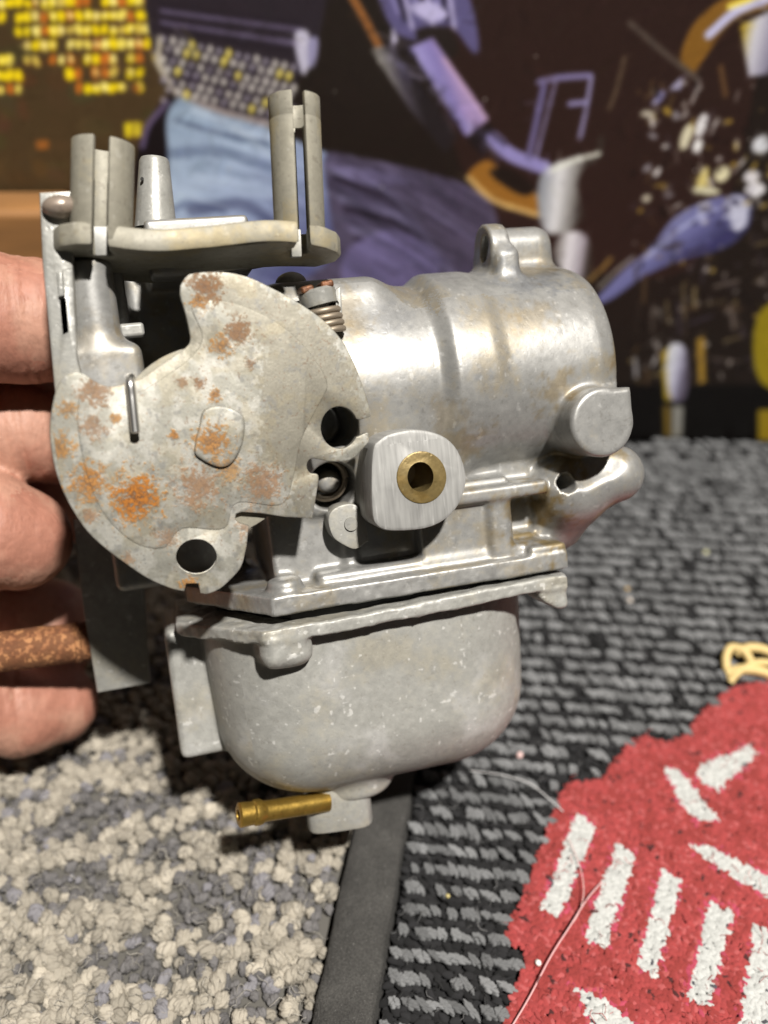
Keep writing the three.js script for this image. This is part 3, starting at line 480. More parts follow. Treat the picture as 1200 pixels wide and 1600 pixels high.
function bodySDF(x, y, z) {
  const rad = hyp(y - BY, z - BZ);
  let d = smax(rad - barrelR(x), Math.abs(x - 17.5) - 40.5, 2.2);                                   // barrel and bell
  d = smin(d, sbox(x, y, z, -12, 12, 12, 32.6, -44, -13.5, 3.5), 7);                                // square shoulder left of the barrel
  d = smin(d, sbox(x, y, z, -10, 24, -14, 12, -40, -11.5, 3), 6);                                   // web under the barrel
  // ear on the bell
  if (x > 27 && y > 17) {
  let ear = smin(cylAlong(y - 37.2, z + 22, x, 5.6, 36.8, 41.2), sbox(x, y, z, 36.8, 42.5, 26, 37, -28, -14.5, 2), 2);
  ear = smin(ear, sbox(x, y, z, 40, 55, 28, 42.6, -34, -23, 4.2), 3);
  ear = smax(ear, -cylAlong((y - 37.6) * 0.75, z + 20.5, x, 1.9, 30, 41.5), 0.6);
  d = smin(d, ear, 2.4);
  }
  if (x > 32 && y < 17) {
  // pin boss at the bell mouth
  const pin = smax(cornerDisc(x, y), Math.abs(z + 14.5) - 16.2, 1.2);
  d = smin(d, pin, 1.8);
  // hollow arm under the pin boss
  let arm = smin(scap(x, y, z, AR[0], AR[1], 7.2, 6.2), scap(x, y, z, AR[2], AR[3], 6, 3.2), 4);
  arm = smin(arm, scap(x, y, z, AR[6], AR[7], 6.5, 5.5), 4);
  arm = smin(arm, sbox(x, y, z, 36, 47, -28, -6, -36, -15.5, 2), 3);
  arm = smax(arm, -scap(x, y, z, AR[4], AR[5], 5.4, 4.2), 1.2);
  arm = smax(arm, -cylAlong(x - 45.2, y + 13, z, 1.9, -16, 0), 0.5);
  d = smin(d, arm, 1.6);
  }
  // ledge below the bell, lower wall, ribs
  d = smin(d, sbox(x, y, z, 20, 41, -14.6, -11.6, -34, -6.6, 0.9), 1.4);
  d = smin(d, sbox(x, y, z, -17, 40, -30, -8, -50, -14, 1.2), 1.4);
  d = smin(d, sbox(x, y, z, 13, 33, -30, -10, -50, -8.8, 0.8), 1.4);
  d = smin(d, sbox(x, y, z, 27.5, 32.5, -27, -13, -20, -7.4, 1.4), 1.4);
  d = smin(d, sbox(x, y, z, -2.5, 0.5, -27, -18, -20, -12.6, 1.2), 1.2);
  d = smax(d, -sbox(x, y, z, 34, 41, -23.5, -15.2, -17.5, -8, 1.4), 1);
  if (y < -14) {
  // gasket flange with a stepped upper lip
  const n = (fbm(x * 0.45, z * 0.45 + y * 0.3, y * 0.45 + 11.5, 3) - 0.5) * 0.5;
  d = smin(d, slab(flangePlan, x, y, z, -31.0, -27.0, 0.6) + n * 0.8, 1.4);
  d = smin(d, sbox(x, y, z, -9, 41, -28, -24.6, -16, -8.6, 1.3), 1.2);
  d = smin(d, cylAlong(x + 15.5, z + 10.5, y, 3.6, -30, -24.4, 0.8), 1.4);                           // screw pads at the flange corners
  d = smin(d, sbox(x, y, z, 35.5, 43.8, -30, -25.2, -16, -6.3, 0.8), 0.8);
  }
  if (x < 8) {
  // left side: back wall, column, web, shaft boss, tower
  d = smin(d, sbox(x, y, z, -49, -20, -28, 40, -52, -38, 2), 3);
  d = smin(d, sbox(x, y, z, -20, -6, -12, 30, -50, -24, 3), 4);
  d = smin(d, cylAlong(x + 44.0, z + 12.5, y, 4.3, 8, 39, 0.6), 2.5);
  d = smin(d, sbox(x, y, z, -51, -36.5, -6, 23.5, -24, -8.2, 1.8), 3.5);
  d = smin(d, sbox(x, y, z, -49.5, -38, 8, 40, -44, -19, 1.5), 2);
  d = smin(d, cylAlong(x + 25.5, y - 5.3, z, 7.5, -42, -7, 0.6), 3);
  d = smin(d, sbox(x, y, z, -33, -13, 36, 46.8, -44, -17, 1.0), 1.6);
  // spring well beside the boss
  d = smax(d, -cylAlong(x + 3.6, y + 7.6, z, 4.8, -24, 0), 0.8);
  d = smax(d, -cylAlong(x + 2.6, y - 4.6, z, 4.6, -24, 0), 0.8);                                       // well behind the cam's round opening
  d = smin(d, cylAlong(x + 3.2, y + 7.2, z, 2.6, -26, -15, 1), 0.6);
  }
  d = smax(d, -cylAlong(y - BY, z - BZ, x, 17.5, 6, 80), 1.0);                                       // bore, open at the bell end
  if (d > 2 || d < -2) return d;
  return d + (fbm(x * 0.16, y * 0.16, z * 0.16 + 40, 2) - 0.5) * 0.08 + (fbm(x * 0.9, y * 0.9, z * 0.9 + 80, 2) - 0.5) * 0.03;
}
console.log('body', performance.now() | 0);
{ // tan dirt caked in the corners, as matter with a grain of its own
  const g = sdfMesh(bodySDF, [-52, -33.5, -55], [68, 50, 4], 0.62), p = g.attributes.position, c = new Float32Array(p.count * 3);
  const dirt = [[38, -19, -10, 8, 1], [41, -25, -8, 5, 0.9], [33, -16, -9, 5, 0.6], [44, 6, -6, 6, 0.5], [40, 20, -8, 6, 0.35], [57, -6, -8, 5, 0.6], [47, -9, -10, 5, 0.7], [24, -4, -5, 7, 0.5], [20, 4, -6, 5, 0.35], [47, 31, -20, 7, 0.4], [58, 12, -6, 3, 0.5], [2, 25, -13, 7, 0.35], [-44, 24, -9, 5, 0.25]], smudge = [[46, 31, -16, 8, 0.8], [40, 29, -13, 6, 0.6], [28, 12, -5, 4, 0.5], [10, 24, -11, 6, 0.4]];
  for (let i = 0; i < p.count; i++) {
    const x = p.getX(i), y = p.getY(i), z = p.getZ(i), n = fbm(x * 0.5, y * 0.5, z * 0.5 + 3, 3), e = fbm(x * 1.4, y * 1.4, z * 1.4 + 60, 2); let m = 0;
    for (const [a, b, d, r, s] of dirt) { const q = hyp(x - a, y - b, z - d) / r; if (q < 1.6) m = Math.max(m, s * sstep(1.15 - q + (n - 0.5) * 1.6 + (e - 0.5) * 0.8, 0.1, 0.8)); }
    let k = 0; for (const [a, b, d, r, s] of smudge) { const q = hyp(x - a, y - b, z - d) / r; if (q < 1.6) k = Math.max(k, s * sstep(1.1 - q + (n - 0.5) * 1.8 + (e - 0.5) * 1.0, 0.1, 0.7)); }
    m = Math.min(1, m * 1.3);
    c[i * 3] = (1 - 0.2 * m) * (1 - 0.34 * k); c[i * 3 + 1] = (1 - 0.38 * m) * (1 - 0.31 * k); c[i * 3 + 2] = (1 - 0.66 * m) * (1 - 0.24 * k);
  }
  g.setAttribute('color', new THREE.BufferAttribute(c, 3));
  part('body', g, M.body, carb);
}

// mounting flange plate at the left end
part('mounting_flange', ext([[61, 300], [112, 298], [114, 420], [121, 560], [142, 640], [190, 700], [190, 790], [106, 775], [84, 600], [66, 410]], -5.5, 48, 0.5, [[[88, 464], [107, 461], [112, 522], [95, 528]]]), M.machined, carb);
part('flange_foot', ext([[114, 812], [214, 790], [224, 900], [235, 1068], [152, 1083], [131, 960]], -49, 5, 0.5), M.machined, carb);
// raised strips on the flange face
part('casting_rib', ext([[88, 425], [98, 423], [101, 462], [91, 464]], -4.6, 4, 0.35), M.machined, carb);
{ const s = new THREE.SphereGeometry(2.6, 20, 14); s.scale(1.2, 0.75, 1); const p = L(94, 322, -4.2); s.translate(p.x, p.y, -4.8); part('bolt_end', s, M.boltEnd, carb); }
{ const p = L(206, 516, -16); const g = new RoundedBoxGeometry(4.6, 2.6, 4, 3, 0.7); g.translate(p.x, p.y, -17); part('stop_stub', g, M.bowl, carb); }

// throttle shaft boss with its brass bushing
{
  const boss = part('shaft_boss', ext([[583, 702], [592, 688], [612, 677], [650, 671], [690, 680], [716, 704], [729, 745], [721, 782], [700, 809], [672, 824], [640, 829], [606, 829], [589, 821], [582, 804], [580, 750]], 1.5, 20, 0.55, [ell(659, 747, 31, 33)], 60), M.filed, carb);
  const bush = part('bushing', ext(ell(659, 746, 39, 41), 1.75, 18, 0.2, [ell(657, 745, 22, 25)]), M.brassOld, boss);
}
// riveted tab
{
  const tabm = part('tab', ext([[513, 812], [522, 795], [545, 787], [562, 792], [568, 800], [576, 842], [572, 848], [556, 858], [538, 852], [520, 838]], -9.0, 5, 0.3, [], 50), M.bowl, carb);
  const p = L(549, 819, -8.6); const g = new THREE.CylinderGeometry(1.35, 1.45, 0.9, 24); g.rotateX(Math.PI / 2); g.translate(p.x, p.y, -9.0); part('rivet', g, M.machined, tabm);
}
// return spring in its well
{
  const c = L(516, 752, -10), pts = []; for (let i = 0; i <= 110; i++) { const a = i / 110 * Math.PI * 2 * 4.5; pts.push(new THREE.Vector3(c.x + 4.0 * Math.cos(a), c.y + 4.0 * Math.sin(a), -13 - i * 0.07)); }
  part('return_spring', tube(pts, 0.55, 260, 8), M.spring, carb);
}

// idle stop screw with spring, and its post
{
  const a = L(512, 520, -7), b = L(493, 452, -7), len = a.distanceTo(b), d = b.clone().sub(a).normalize();
  const scr = part('idle_screw', latheTo(a, b, [[0, 0], [0, 1.6], [len - 3.2, 1.6], [len - 3.1, 3.4], [len - 0.5, 3.6], [len, 3.1], [len, 0]]), M.machined, carb);
  // slotted head: two half caps
  for (const s of [-1, 1]) { const h = new RoundedBoxGeometry(2.5, 1.4, 5.2, 2, 0.5); h.translate(s * 1.95, len + 0.2, 0); h.applyQuaternion(new THREE.Quaternion().setFromUnitVectors(new THREE.Vector3(0, 1, 0), d)); h.translate(a.x, a.y, a.z); part('slot_lip', h, M.darkScrew, scr); }
  const pts = []; for (let i = 0; i <= 120; i++) { const t = i / 120, an = t * Math.PI * 2 * 4; const q = new THREE.Vector3(3.1 * Math.cos(an), t * (len - 3.4), 3.1 * Math.sin(an)).applyQuaternion(new THREE.Quaternion().setFromUnitVectors(new THREE.Vector3(0, 1, 0), d)).add(a); pts.push(q); }
  part('spring', tube(pts, 0.62, 260, 8), M.spring, scr);
  part('stop_post', ext([[524, 452], [533, 446], [537, 520], [540, 590], [526, 590]], -7.6, 9, 0.35), M.bowl, carb);
  const k = new THREE.SphereGeometry(2.7, 20, 16); const p = L(455, 444, -20); k.scale(1.2, 0.9, 1); k.translate(p.x, p.y, -20); part('ball_end', k, M.bowl, carb);
}

// throttle cam plate: measured outline, rust where the photograph has it
{
  const TL = L(60, 400, 0), BR = L(600, 940, 0), x0 = TL.x - 2, y0 = BR.y - 3, SZ = Math.max(BR.x - TL.x, TL.y - BR.y) + 8;
  const spots = [[212, 778, 46, 1.0, 1], [140, 755, 36, 0.78, 1], [330, 690, 34, 0.72, 1], [310, 760, 44, 0.62, 0], [410, 755, 40, 0.62, 0], [372, 520, 26, 0.7, 0], [345, 540, 22, 0.62, 1], [322, 448, 30, 0.75, 0], [312, 470, 18, 0.7, 1], [148, 612, 28, 0.6, 0], [145, 668, 22, 0.55, 0], [92, 700, 26, 0.62, 1], [335, 618, 14, 0.7, 1], [312, 600, 12, 0.65, 0], [272, 680, 9, 0.75, 1], [390, 568, 11, 0.6, 0], [180, 655, 9, 0.6, 1], [140, 806, 14, 0.6, 0], [200, 872, 14, 0.5, 0], [296, 915, 16, 0.7, 1], [260, 840, 22, 0.5, 0], [355, 730, 26, 0.5, 1], [105, 640, 18, 0.5, 1], [390, 820, 30, 0.45, 0], [285, 598, 12, 0.5, 0]]
    .map(([x, y, r, s, k]) => { const p = L(x, y, 0); return [p.x, p.y, r * 0.117, s, k]; });
  // bare grey, worn zone at the right of the plate
  const worn = outline([[300, 440], [345, 430], [420, 452], [500, 505], [560, 600], [576, 680], [500, 730], [490, 800], [462, 808], [450, 740], [405, 710], [410, 640], [402, 600], [404, 545], [360, 500]], 0, 80).map((p) => [p.x, p.y]);
  const n = 1024, rustM = new Float32Array(n * n);
  const colr = dataTex(n, (u, v) => {
    const X = x0 + u * SZ, Y = y0 + v * SZ;
    const a = fbm(X * 0.5, Y * 0.5, 3, 5), b = fbm(X * 1.6, Y * 1.6, 9, 4), e = fbm(X * 5, Y * 5, 19, 2);
    let c = mix3([0.575, 0.57, 0.535], [0.655, 0.65, 0.62], sstep(a, 0.42, 0.62));
    const wd = -planDist(worn, X, Y), wv = sstep(wd + (b - 0.5) * 5 + (a - 0.5) * 3, -0.3, 0.8);
    c = mix3(c, mix3([0.50, 0.485, 0.44], [0.555, 0.54, 0.49], a), wv * 0.9);
    c = mix3(c, [0.47, 0.47, 0.46], sstep(fbm(X * 0.9, Y * 0.9, 55, 3), 0.62, 0.74) * 0.5);
    c = mix3(c, [0.59, 0.53, 0.39], sstep(fbm(X * 0.3, Y * 0.3, 65, 4), 0.52, 0.68) * 0.2);
    let m = 0, orange = 0;
    for (const [sx, sy, r, s, k] of spots) { const dd = hyp(X - sx, Y - sy) / r; if (dd > 1.5) continue; const q = s * sstep(1.2 - dd + (b - 0.5) * 1.5 + (e - 0.5) * 0.9, 0.2, 0.95); if (q > m) { m = q; orange = k; } }
    const rustC = mix3(mix3([0.36, 0.235, 0.165], [0.50, 0.355, 0.26], b), mix3([0.34, 0.185, 0.06], [0.64, 0.385, 0.10], sstep(e * 0.5 + b * 0.5, 0.35, 0.62)), orange ? 0.95 : 0.25);
    c = mix3(c, rustC, m * 0.95);
    c = mix3(c, [0.42, 0.33, 0.26], sstep(fbm(X * 2.2, Y * 2.2, 75, 3), 0.71, 0.78) * 0.4);
    rustM[Math.round(v * n) * n + Math.round(u * n)] = m;
    const s2 = 0.96 + 0.08 * (e - 0.5) + 0.05 * (vnoise(X * 11, Y * 2.2, 5) - 0.5);
    return [c[0] * s2, c[1] * s2, c[2] * s2];
  }, true);
  const at = (u, v) => rustM[Math.min(n - 1, Math.round(v * n)) * n + Math.min(n - 1, Math.round(u * n))];
  const met = dataTex(n, (u, v) => { const m = at(u, v); return [1, 0.56 + 0.34 * m + 0.12 * (fbm(u * 60, v * 60, 7, 2) - 0.5), 0.55 * (1 - m)]; }, false);
  const bmp = dataTex(n, (u, v) => { const m = at(u, v); return 0.35 + m * (0.25 + 0.5 * (fbm(u * 150, v * 150, 3, 3) - 0.4)) + 0.08 * fbm(u * 200, v * 200, 13, 2); }, false);
  for (const t of [colr, met, bmp]) { t.repeat.set(1 / (SZ * MM), 1 / (SZ * MM)); t.offset.set(-x0 / SZ, -y0 / SZ); }
  const M_cam = new THREE.MeshStandardMaterial({ map: colr, metalnessMap: met, roughnessMap: met, metalness: 1, roughness: 1, bumpMap: bmp, bumpScale: 0.0002 });
  const seg1 = [[289, 434], [303, 426.6], [349, 425], [388, 433], [427, 451], [465, 472], [504, 499], [533, 530], [552, 564], [567, 603], [576, 630], [579, 651]];
  const seg2 = [[563, 656]];
  const arcHole = ell(530.5, 668, 29, 33, 30, -0.42, -0.42 - Math.PI * 2 + 0.86);
  const seg3 = [[557, 683], [575, 676], [577, 690], [562, 709], [543, 720], [516, 721], [489.5, 716.5], [481, 722], [480, 731], [485, 739], [498, 744], [494, 777], [488, 810], [446, 808], [407, 802], [378, 800], [369, 803], [367.5, 811], [373, 817], [389, 821.5], [385.5, 854], [378, 883], [366, 900], [344.5, 919.5], [325, 928], [313, 927], [310, 912], [291, 912], [288, 924], [267, 919.5], [233, 905], [199.5, 883], [161, 854], [132, 825], [107.7, 786.6], [90.7, 748], [81, 709], [77.7, 670.6], [81, 637], [88, 608], [98, 590], [115, 582], [132, 585], [149, 596], [165.6, 603], [180, 603], [199, 599], [221, 591], [243, 576], [267, 559.5], [289, 544], [297, 533], [296, 518], [289, 487], [281.6, 463], [281.6, 446]];
  const all = [...seg1, ...seg2, ...arcHole, ...seg3];
  // round the outline lightly by sampling long smooth runs
  const smoothRun = (pts) => { const c = new THREE.CatmullRomCurve3(pts.map(([x, y]) => new THREE.Vector3(x, y, 0)), false, 'catmullrom', 0.5); return c.getPoints(pts.length * 4).map((p) => [p.x, p.y]); };
  const full = [...smoothRun([[281.6, 446], ...seg1]).slice(4), ...seg2, ...arcHole, ...smoothRun(seg3.slice(0, 3)), ...smoothRun(seg3.slice(3, 12)).slice(1), ...seg3.slice(12, 17), ...seg3.slice(17, 20), ...smoothRun(seg3.slice(20, 26)), seg3[26], seg3[27], ...smoothRun(seg3.slice(28))];
  const plate = part('throttle_cam', ext(full, 0, 1.7, 0.22, [ell(306.8, 870, 34, 30)]), M_cam, carb);
  part('raised_face', ext([[300, 478], [345, 470], [400, 486], [450, 516], [488, 556], [512, 600], [494, 640], [470, 690], [460, 740], [440, 788], [370, 786], [350, 826], [285, 826], [256, 856], [210, 848], [164, 806], [140, 755], [126, 700], [121, 645], [134, 610], [205, 616], [252, 592], [300, 556], [316, 525]], 0.2, 1.0, 0.19, [], 140), M_cam, plate);
  part('shaft_end', ext([[318, 642], [340, 634], [366, 640], [382, 654], [380, 690], [364, 722], [342, 730], [312, 716], [304, 702], [312, 664]], 1.15, 1.4, 0.45, [], 60), M_cam, plate);
  // second cheek of the cam behind, and the drum between
  const cheek = full.map(([x, y]) => [330 + (x - 330) * 0.985, 690 + (y - 690) * 0.985]);
  part('cam_drum', ext(ell(325, 690, 150, 150, 60), -1.6, 4.6, 0.1), M.plated, plate);
  const pin = part('cable_pin', tube([L(205, 592, -4), L(203, 590, -0.5), L(203.5, 597, 1.6), L(206, 620, 2.0), L(211.5, 674, 2.4)], 0.82, 40, 12), M.bright, plate);
  const tip = L(211.5, 674, 2.4), tg = new THREE.SphereGeometry(0.83, 12, 10); tg.scale(1, 0.5, 1); tg.translate(tip.x, tip.y, tip.z); part('pin_end', tg, M.bright, pin);
}

// cable bracket with its two split tubes
{
  const br = new THREE.Group(); br.name = 'cable_bracket'; carb.add(br);
  const o = L(76, 372, 0), e = L(543, 378, 0), ang = Math.atan2(e.y - o.y, e.x - o.x), W = o.distanceTo(e);
  br.position.set(o.x * MM, o.y * MM, 0); br.rotation.z = ang;
  const P = (px, py, z) => { const p = L(px, py, z).sub(new THREE.Vector3(o.x, o.y, 0)); return p.applyAxisAngle(new THREE.Vector3(0, 0, 1), -ang); };
  const cl1 = P(158, 385, -5), cl2 = P(468, 365, -5), R1 = 5.3, R2 = 4.7, w1 = 1.35, w2 = 1.15, z1 = -5.6, z2 = -5.2;
  const front = [];
  const raw = [[0, -9], [0.2, -5.5], [1.6, -2.6], [4.2, -0.8], [cl1.x - w1, -0.3], 'n1', [cl1.x + w1, -0.6], [14.5, -1.4], [20, -2.2], [27, -2.1], [34, -1.2], [cl2.x - w2, -0.2], 'n2', [cl2.x + w2, -0.3], [W - 3.6, -1.2], [W - 1.2, -3.2], [W, -6], [W - 0.2, -10], [W - 3, -15], [W - 12, -19], [W - 20, -24], [22, -27], [9, -25], [3, -18]];
  const plan = [];
  const arc = (cx, cz, r, w) => { const a0 = Math.asin(w / r), out = []; for (let i = 0; i <= 10; i++) { const a = lerp(-a0, -(Math.PI * 2 - a0), i / 10); out.push([cx + r * Math.sin(a), cz + r * Math.cos(a)]); } return out; };
  for (const q of raw) q === 'n1' ? plan.push(...arc(cl1.x, z1 - 0.4, 2.0, w1)) : q === 'n2' ? plan.push(...arc(cl2.x, z2 - 0.4, 1.8, w2)) : plan.push(q);
  // fine points along the outline, so that the plate can be bent out of true
  const dense = []; plan.forEach((p, i) => { const q = plan[(i + 1) % plan.length], n = Math.max(1, Math.ceil(hyp(q[0] - p[0], q[1] - p[1]) / 1.2)); for (let k = 0; k < n; k++) dense.push([lerp(p[0], q[0], k / n), lerp(p[1], q[1], k / n)]); });
  const bend = (g) => { const p = g.attributes.position; for (let i = 0; i < p.count; i++) { const x = p.getX(i); p.setY(i, p.getY(i) - 0.9 * Math.exp(-(((x - 16) / 8) ** 2)) + 0.8 * Math.exp(-(((x - 37) / 7) ** 2)) - 0.5 * Math.exp(-(((x - W) / 5) ** 2))); } return g; };
  const base = part('bracket_plate', bend(extPlan(dense, -0.7, 3.3, 0.6)).rotateX(-0.09), M.plated, br);
  const ring = (R, r, a0, a1, n = 26) => { const v = []; for (let i = 0; i <= n; i++) { const a = lerp(a0, a1, i / n); v.push([R * Math.sin(a), R * Math.cos(a)]); } for (let i = n; i >= 0; i--) { const a = lerp(a0, a1, i / n); v.push([r * Math.sin(a), r * Math.cos(a)]); } return v; };   // angle 0 faces the front (+z)
  const split = (cx, cz, R, r, gap, h, lean, back) => {
    const gs = [], a0 = Math.asin(gap / R);
    if (!back) gs.push(extPlan(ring(R, r, a0, Math.PI * 2 - a0, 44), 0.2, h, 0.18));
    else { const c0 = Math.PI - 0.52, c1 = Math.PI - 0.16; gs.push(extPlan(ring(R, r, a0, c0, 26), 0.2, h - 4.0, 0.15), extPlan(ring(R, r, c1, Math.PI * 2 - a0, 26), 0.2, h - 4.0, 0.15), extPlan(ring(R, r, a0, Math.PI * 2 - a0, 44), h - 4.1, h, 0.15)); }
    for (const g of gs) { g.rotateZ(-lean); g.translate(cx, 0, cz); }
    part('split_tube', gs, M.plated, br);
  };
  split(cl1.x, z1, R1, 4.3, w1, 17.2, 0.09, false);
  split(cl2.x + 0.1, z2, R2, 3.8, w2, 26.2, 0.0, true);
  // narrow tongues: the tubes' rear walls reaching down through the slots
  for (const [c, z, r] of [[cl1.x, z1, 1.25], [cl2.x - 0.4, z2, 1.05]]) part('tube_tongue', extPlan([[c - r, z - 3.2], [c + r, z - 3.2], [c + r * 0.9, z - 1.6], [c - r * 0.9, z - 1.6]], -1.6, 3.5, 0.25), M.bowl, br);
}
// vent stub behind the bracket
{
  const a = L(243, 342, -26), b = L(241, 247, -26), h = a.distanceTo(b);
  const v = part('vent_tube', latheTo(a, b, [[-2, 4.2], [0, 3.95], [h - 0.8, 2.95], [h - 0.1, 2.6], [h, 2.1], [h - 3, 1.9]]), M.machined, carb);
  const hp = L(222, 279, -22.6); const hg = new THREE.CylinderGeometry(0.32, 0.32, 0.5, 12); hg.rotateX(Math.PI / 2); hg.translate(hp.x, hp.y, -22.9); part('vent_hole', hg, M.gasket, v);
}
// rusty rod through the mounting flange
{
  const a = L(133, 1002, -53.5), b = L(-90, 1030, -50);
  part('rod', latheTo(a, b, [[-1.5, 4.5], [1.0, 4.6], [1.3, 5.0], [2.1, 5.0], [2.5, 4.55], [12, 4.7], [22, 4.5], [34, 4.6], [44, 4.5], [44, 0]], 36), M.rust, carb);
}

// gasket line and float bowl
{
  const inner = flangePlan.map(([x, z]) => [5 + (x - 5) * 0.84, -30 + (z + 30) * 0.84]);
  part('gasket', extPlan(inner, -34.0, -30.9, 0.1), M.gasket, carb);
  const rimPlan = [[-21.5, -4.9], [43.0, -5.4], [44.2, -50], [-37, -50], [-37.5, -26]];
  function bowlSDF(x, y, z) {
    // cup: rounded rectangle in plan, tucked towards the bottom
    const t = clamp((-36 - y) / 40, 0, 1), hx = 36.2 - 1.6 * t, hz = 21.5 - 1.2 * t, r0 = 20;
    const qx = Math.abs(x - 3.8) - hx + r0, qz = Math.abs(z + 31.0) - hz + r0, side = hyp(Math.max(qx, 0), Math.max(qz, 0)) + Math.min(Math.max(qx, qz), 0) - r0;
    const yb = -76.2, R = 17.5, a = side + R, b = (yb - y) + R;
    let d = Math.min(Math.max(a, b), 0) + hyp(Math.max(a, 0), Math.max(b, 0)) - R;
    d = Math.max(d, y + 34.2);
    const n = fbm(x * 0.5, y * 0.5, z * 0.5 + 5, 3) - 0.5, n2 = fbm(x * 0.14, y * 0.2, z * 0.14 + 9, 3) - 0.5;
    // uneven corroded rim
    const yr = y - (x + 19) * 0.021;
    d = smin(d, slab(rimPlan, x, yr, z, -36.2 + n2 * 1.4, -33.2 + n2 * 0.6, 0.6) + n * 0.7, 0.9);
    // lugs under the rim corners
    d = smin(d, sbox(x, y, z, -22.4, -12.0, -41.8, -33.6, -16, -4.9, 3.0) + n * 0.5, 1.1);
    d = smin(d, smax(sbox(x, y, z, 36.5, 43, -39.4, -34, -16, -5.6, 1), (x - y * -0.0) * -0.6 + (-y - 39.6) * 0.8 + 24.4, 0.8) + n * 0.4, 0.8);
    // pump housing on the left
    d = smin(d, sbox(x, y, z, -40.2, -24, -65.5, -36, -52, -30, 1.6), 1.2);
    d = smin(d, cylAlong(x + 3, z + 29, y, 9, -79, -72, 1.2), 2.5);
    return d + (fbm(x * 0.1, y * 0.1, z * 0.1 + 70, 2) - 0.5) * 0.15;
  }
  console.log('bowl', performance.now() | 0);
  const bowl = part('float_bowl', sdfMesh(bowlSDF, [-44, -81, -57], [48, -31.5, -2], 0.62), M.bowl, carb);
  // drain nut and brass nozzle
  const c = L(534, 1256, -27), hex = Array.from({ length: 40 }, (_, i) => { const t = i / 40 * Math.PI * 2, s = 1 / Math.pow(Math.pow(Math.abs(Math.cos(t)), 5) + Math.pow(Math.abs(Math.sin(t)), 5), 0.2), a = 7.4 * s * Math.cos(t), b = 6.6 * s * Math.sin(t); return [c.x - 0.6 + a * 0.98 - b * 0.17, c.z - 1 + a * 0.17 + b * 0.98]; });
  const nut = part('drain_fitting', extPlan(hex, -85.5, -74, 0.7), M.bowl, bowl);
  const a = L(486, 1256, -22), b = L(372, 1274, -19), len = a.distanceTo(b);
  part('nozzle', latheTo(a, b, [[-4, 2.2], [len - 6.2, 2.2], [len - 5.6, 2.3], [len - 4.8, 2.75], [len - 3.6, 2.75], [len - 3.2, 2.45], [len - 0.3, 2.6], [len, 2.1], [len, 1.2], [len - 3, 1.1], [len - 3, 0]]), M.brass, nut);
}

console.log('carb', performance.now() | 0);
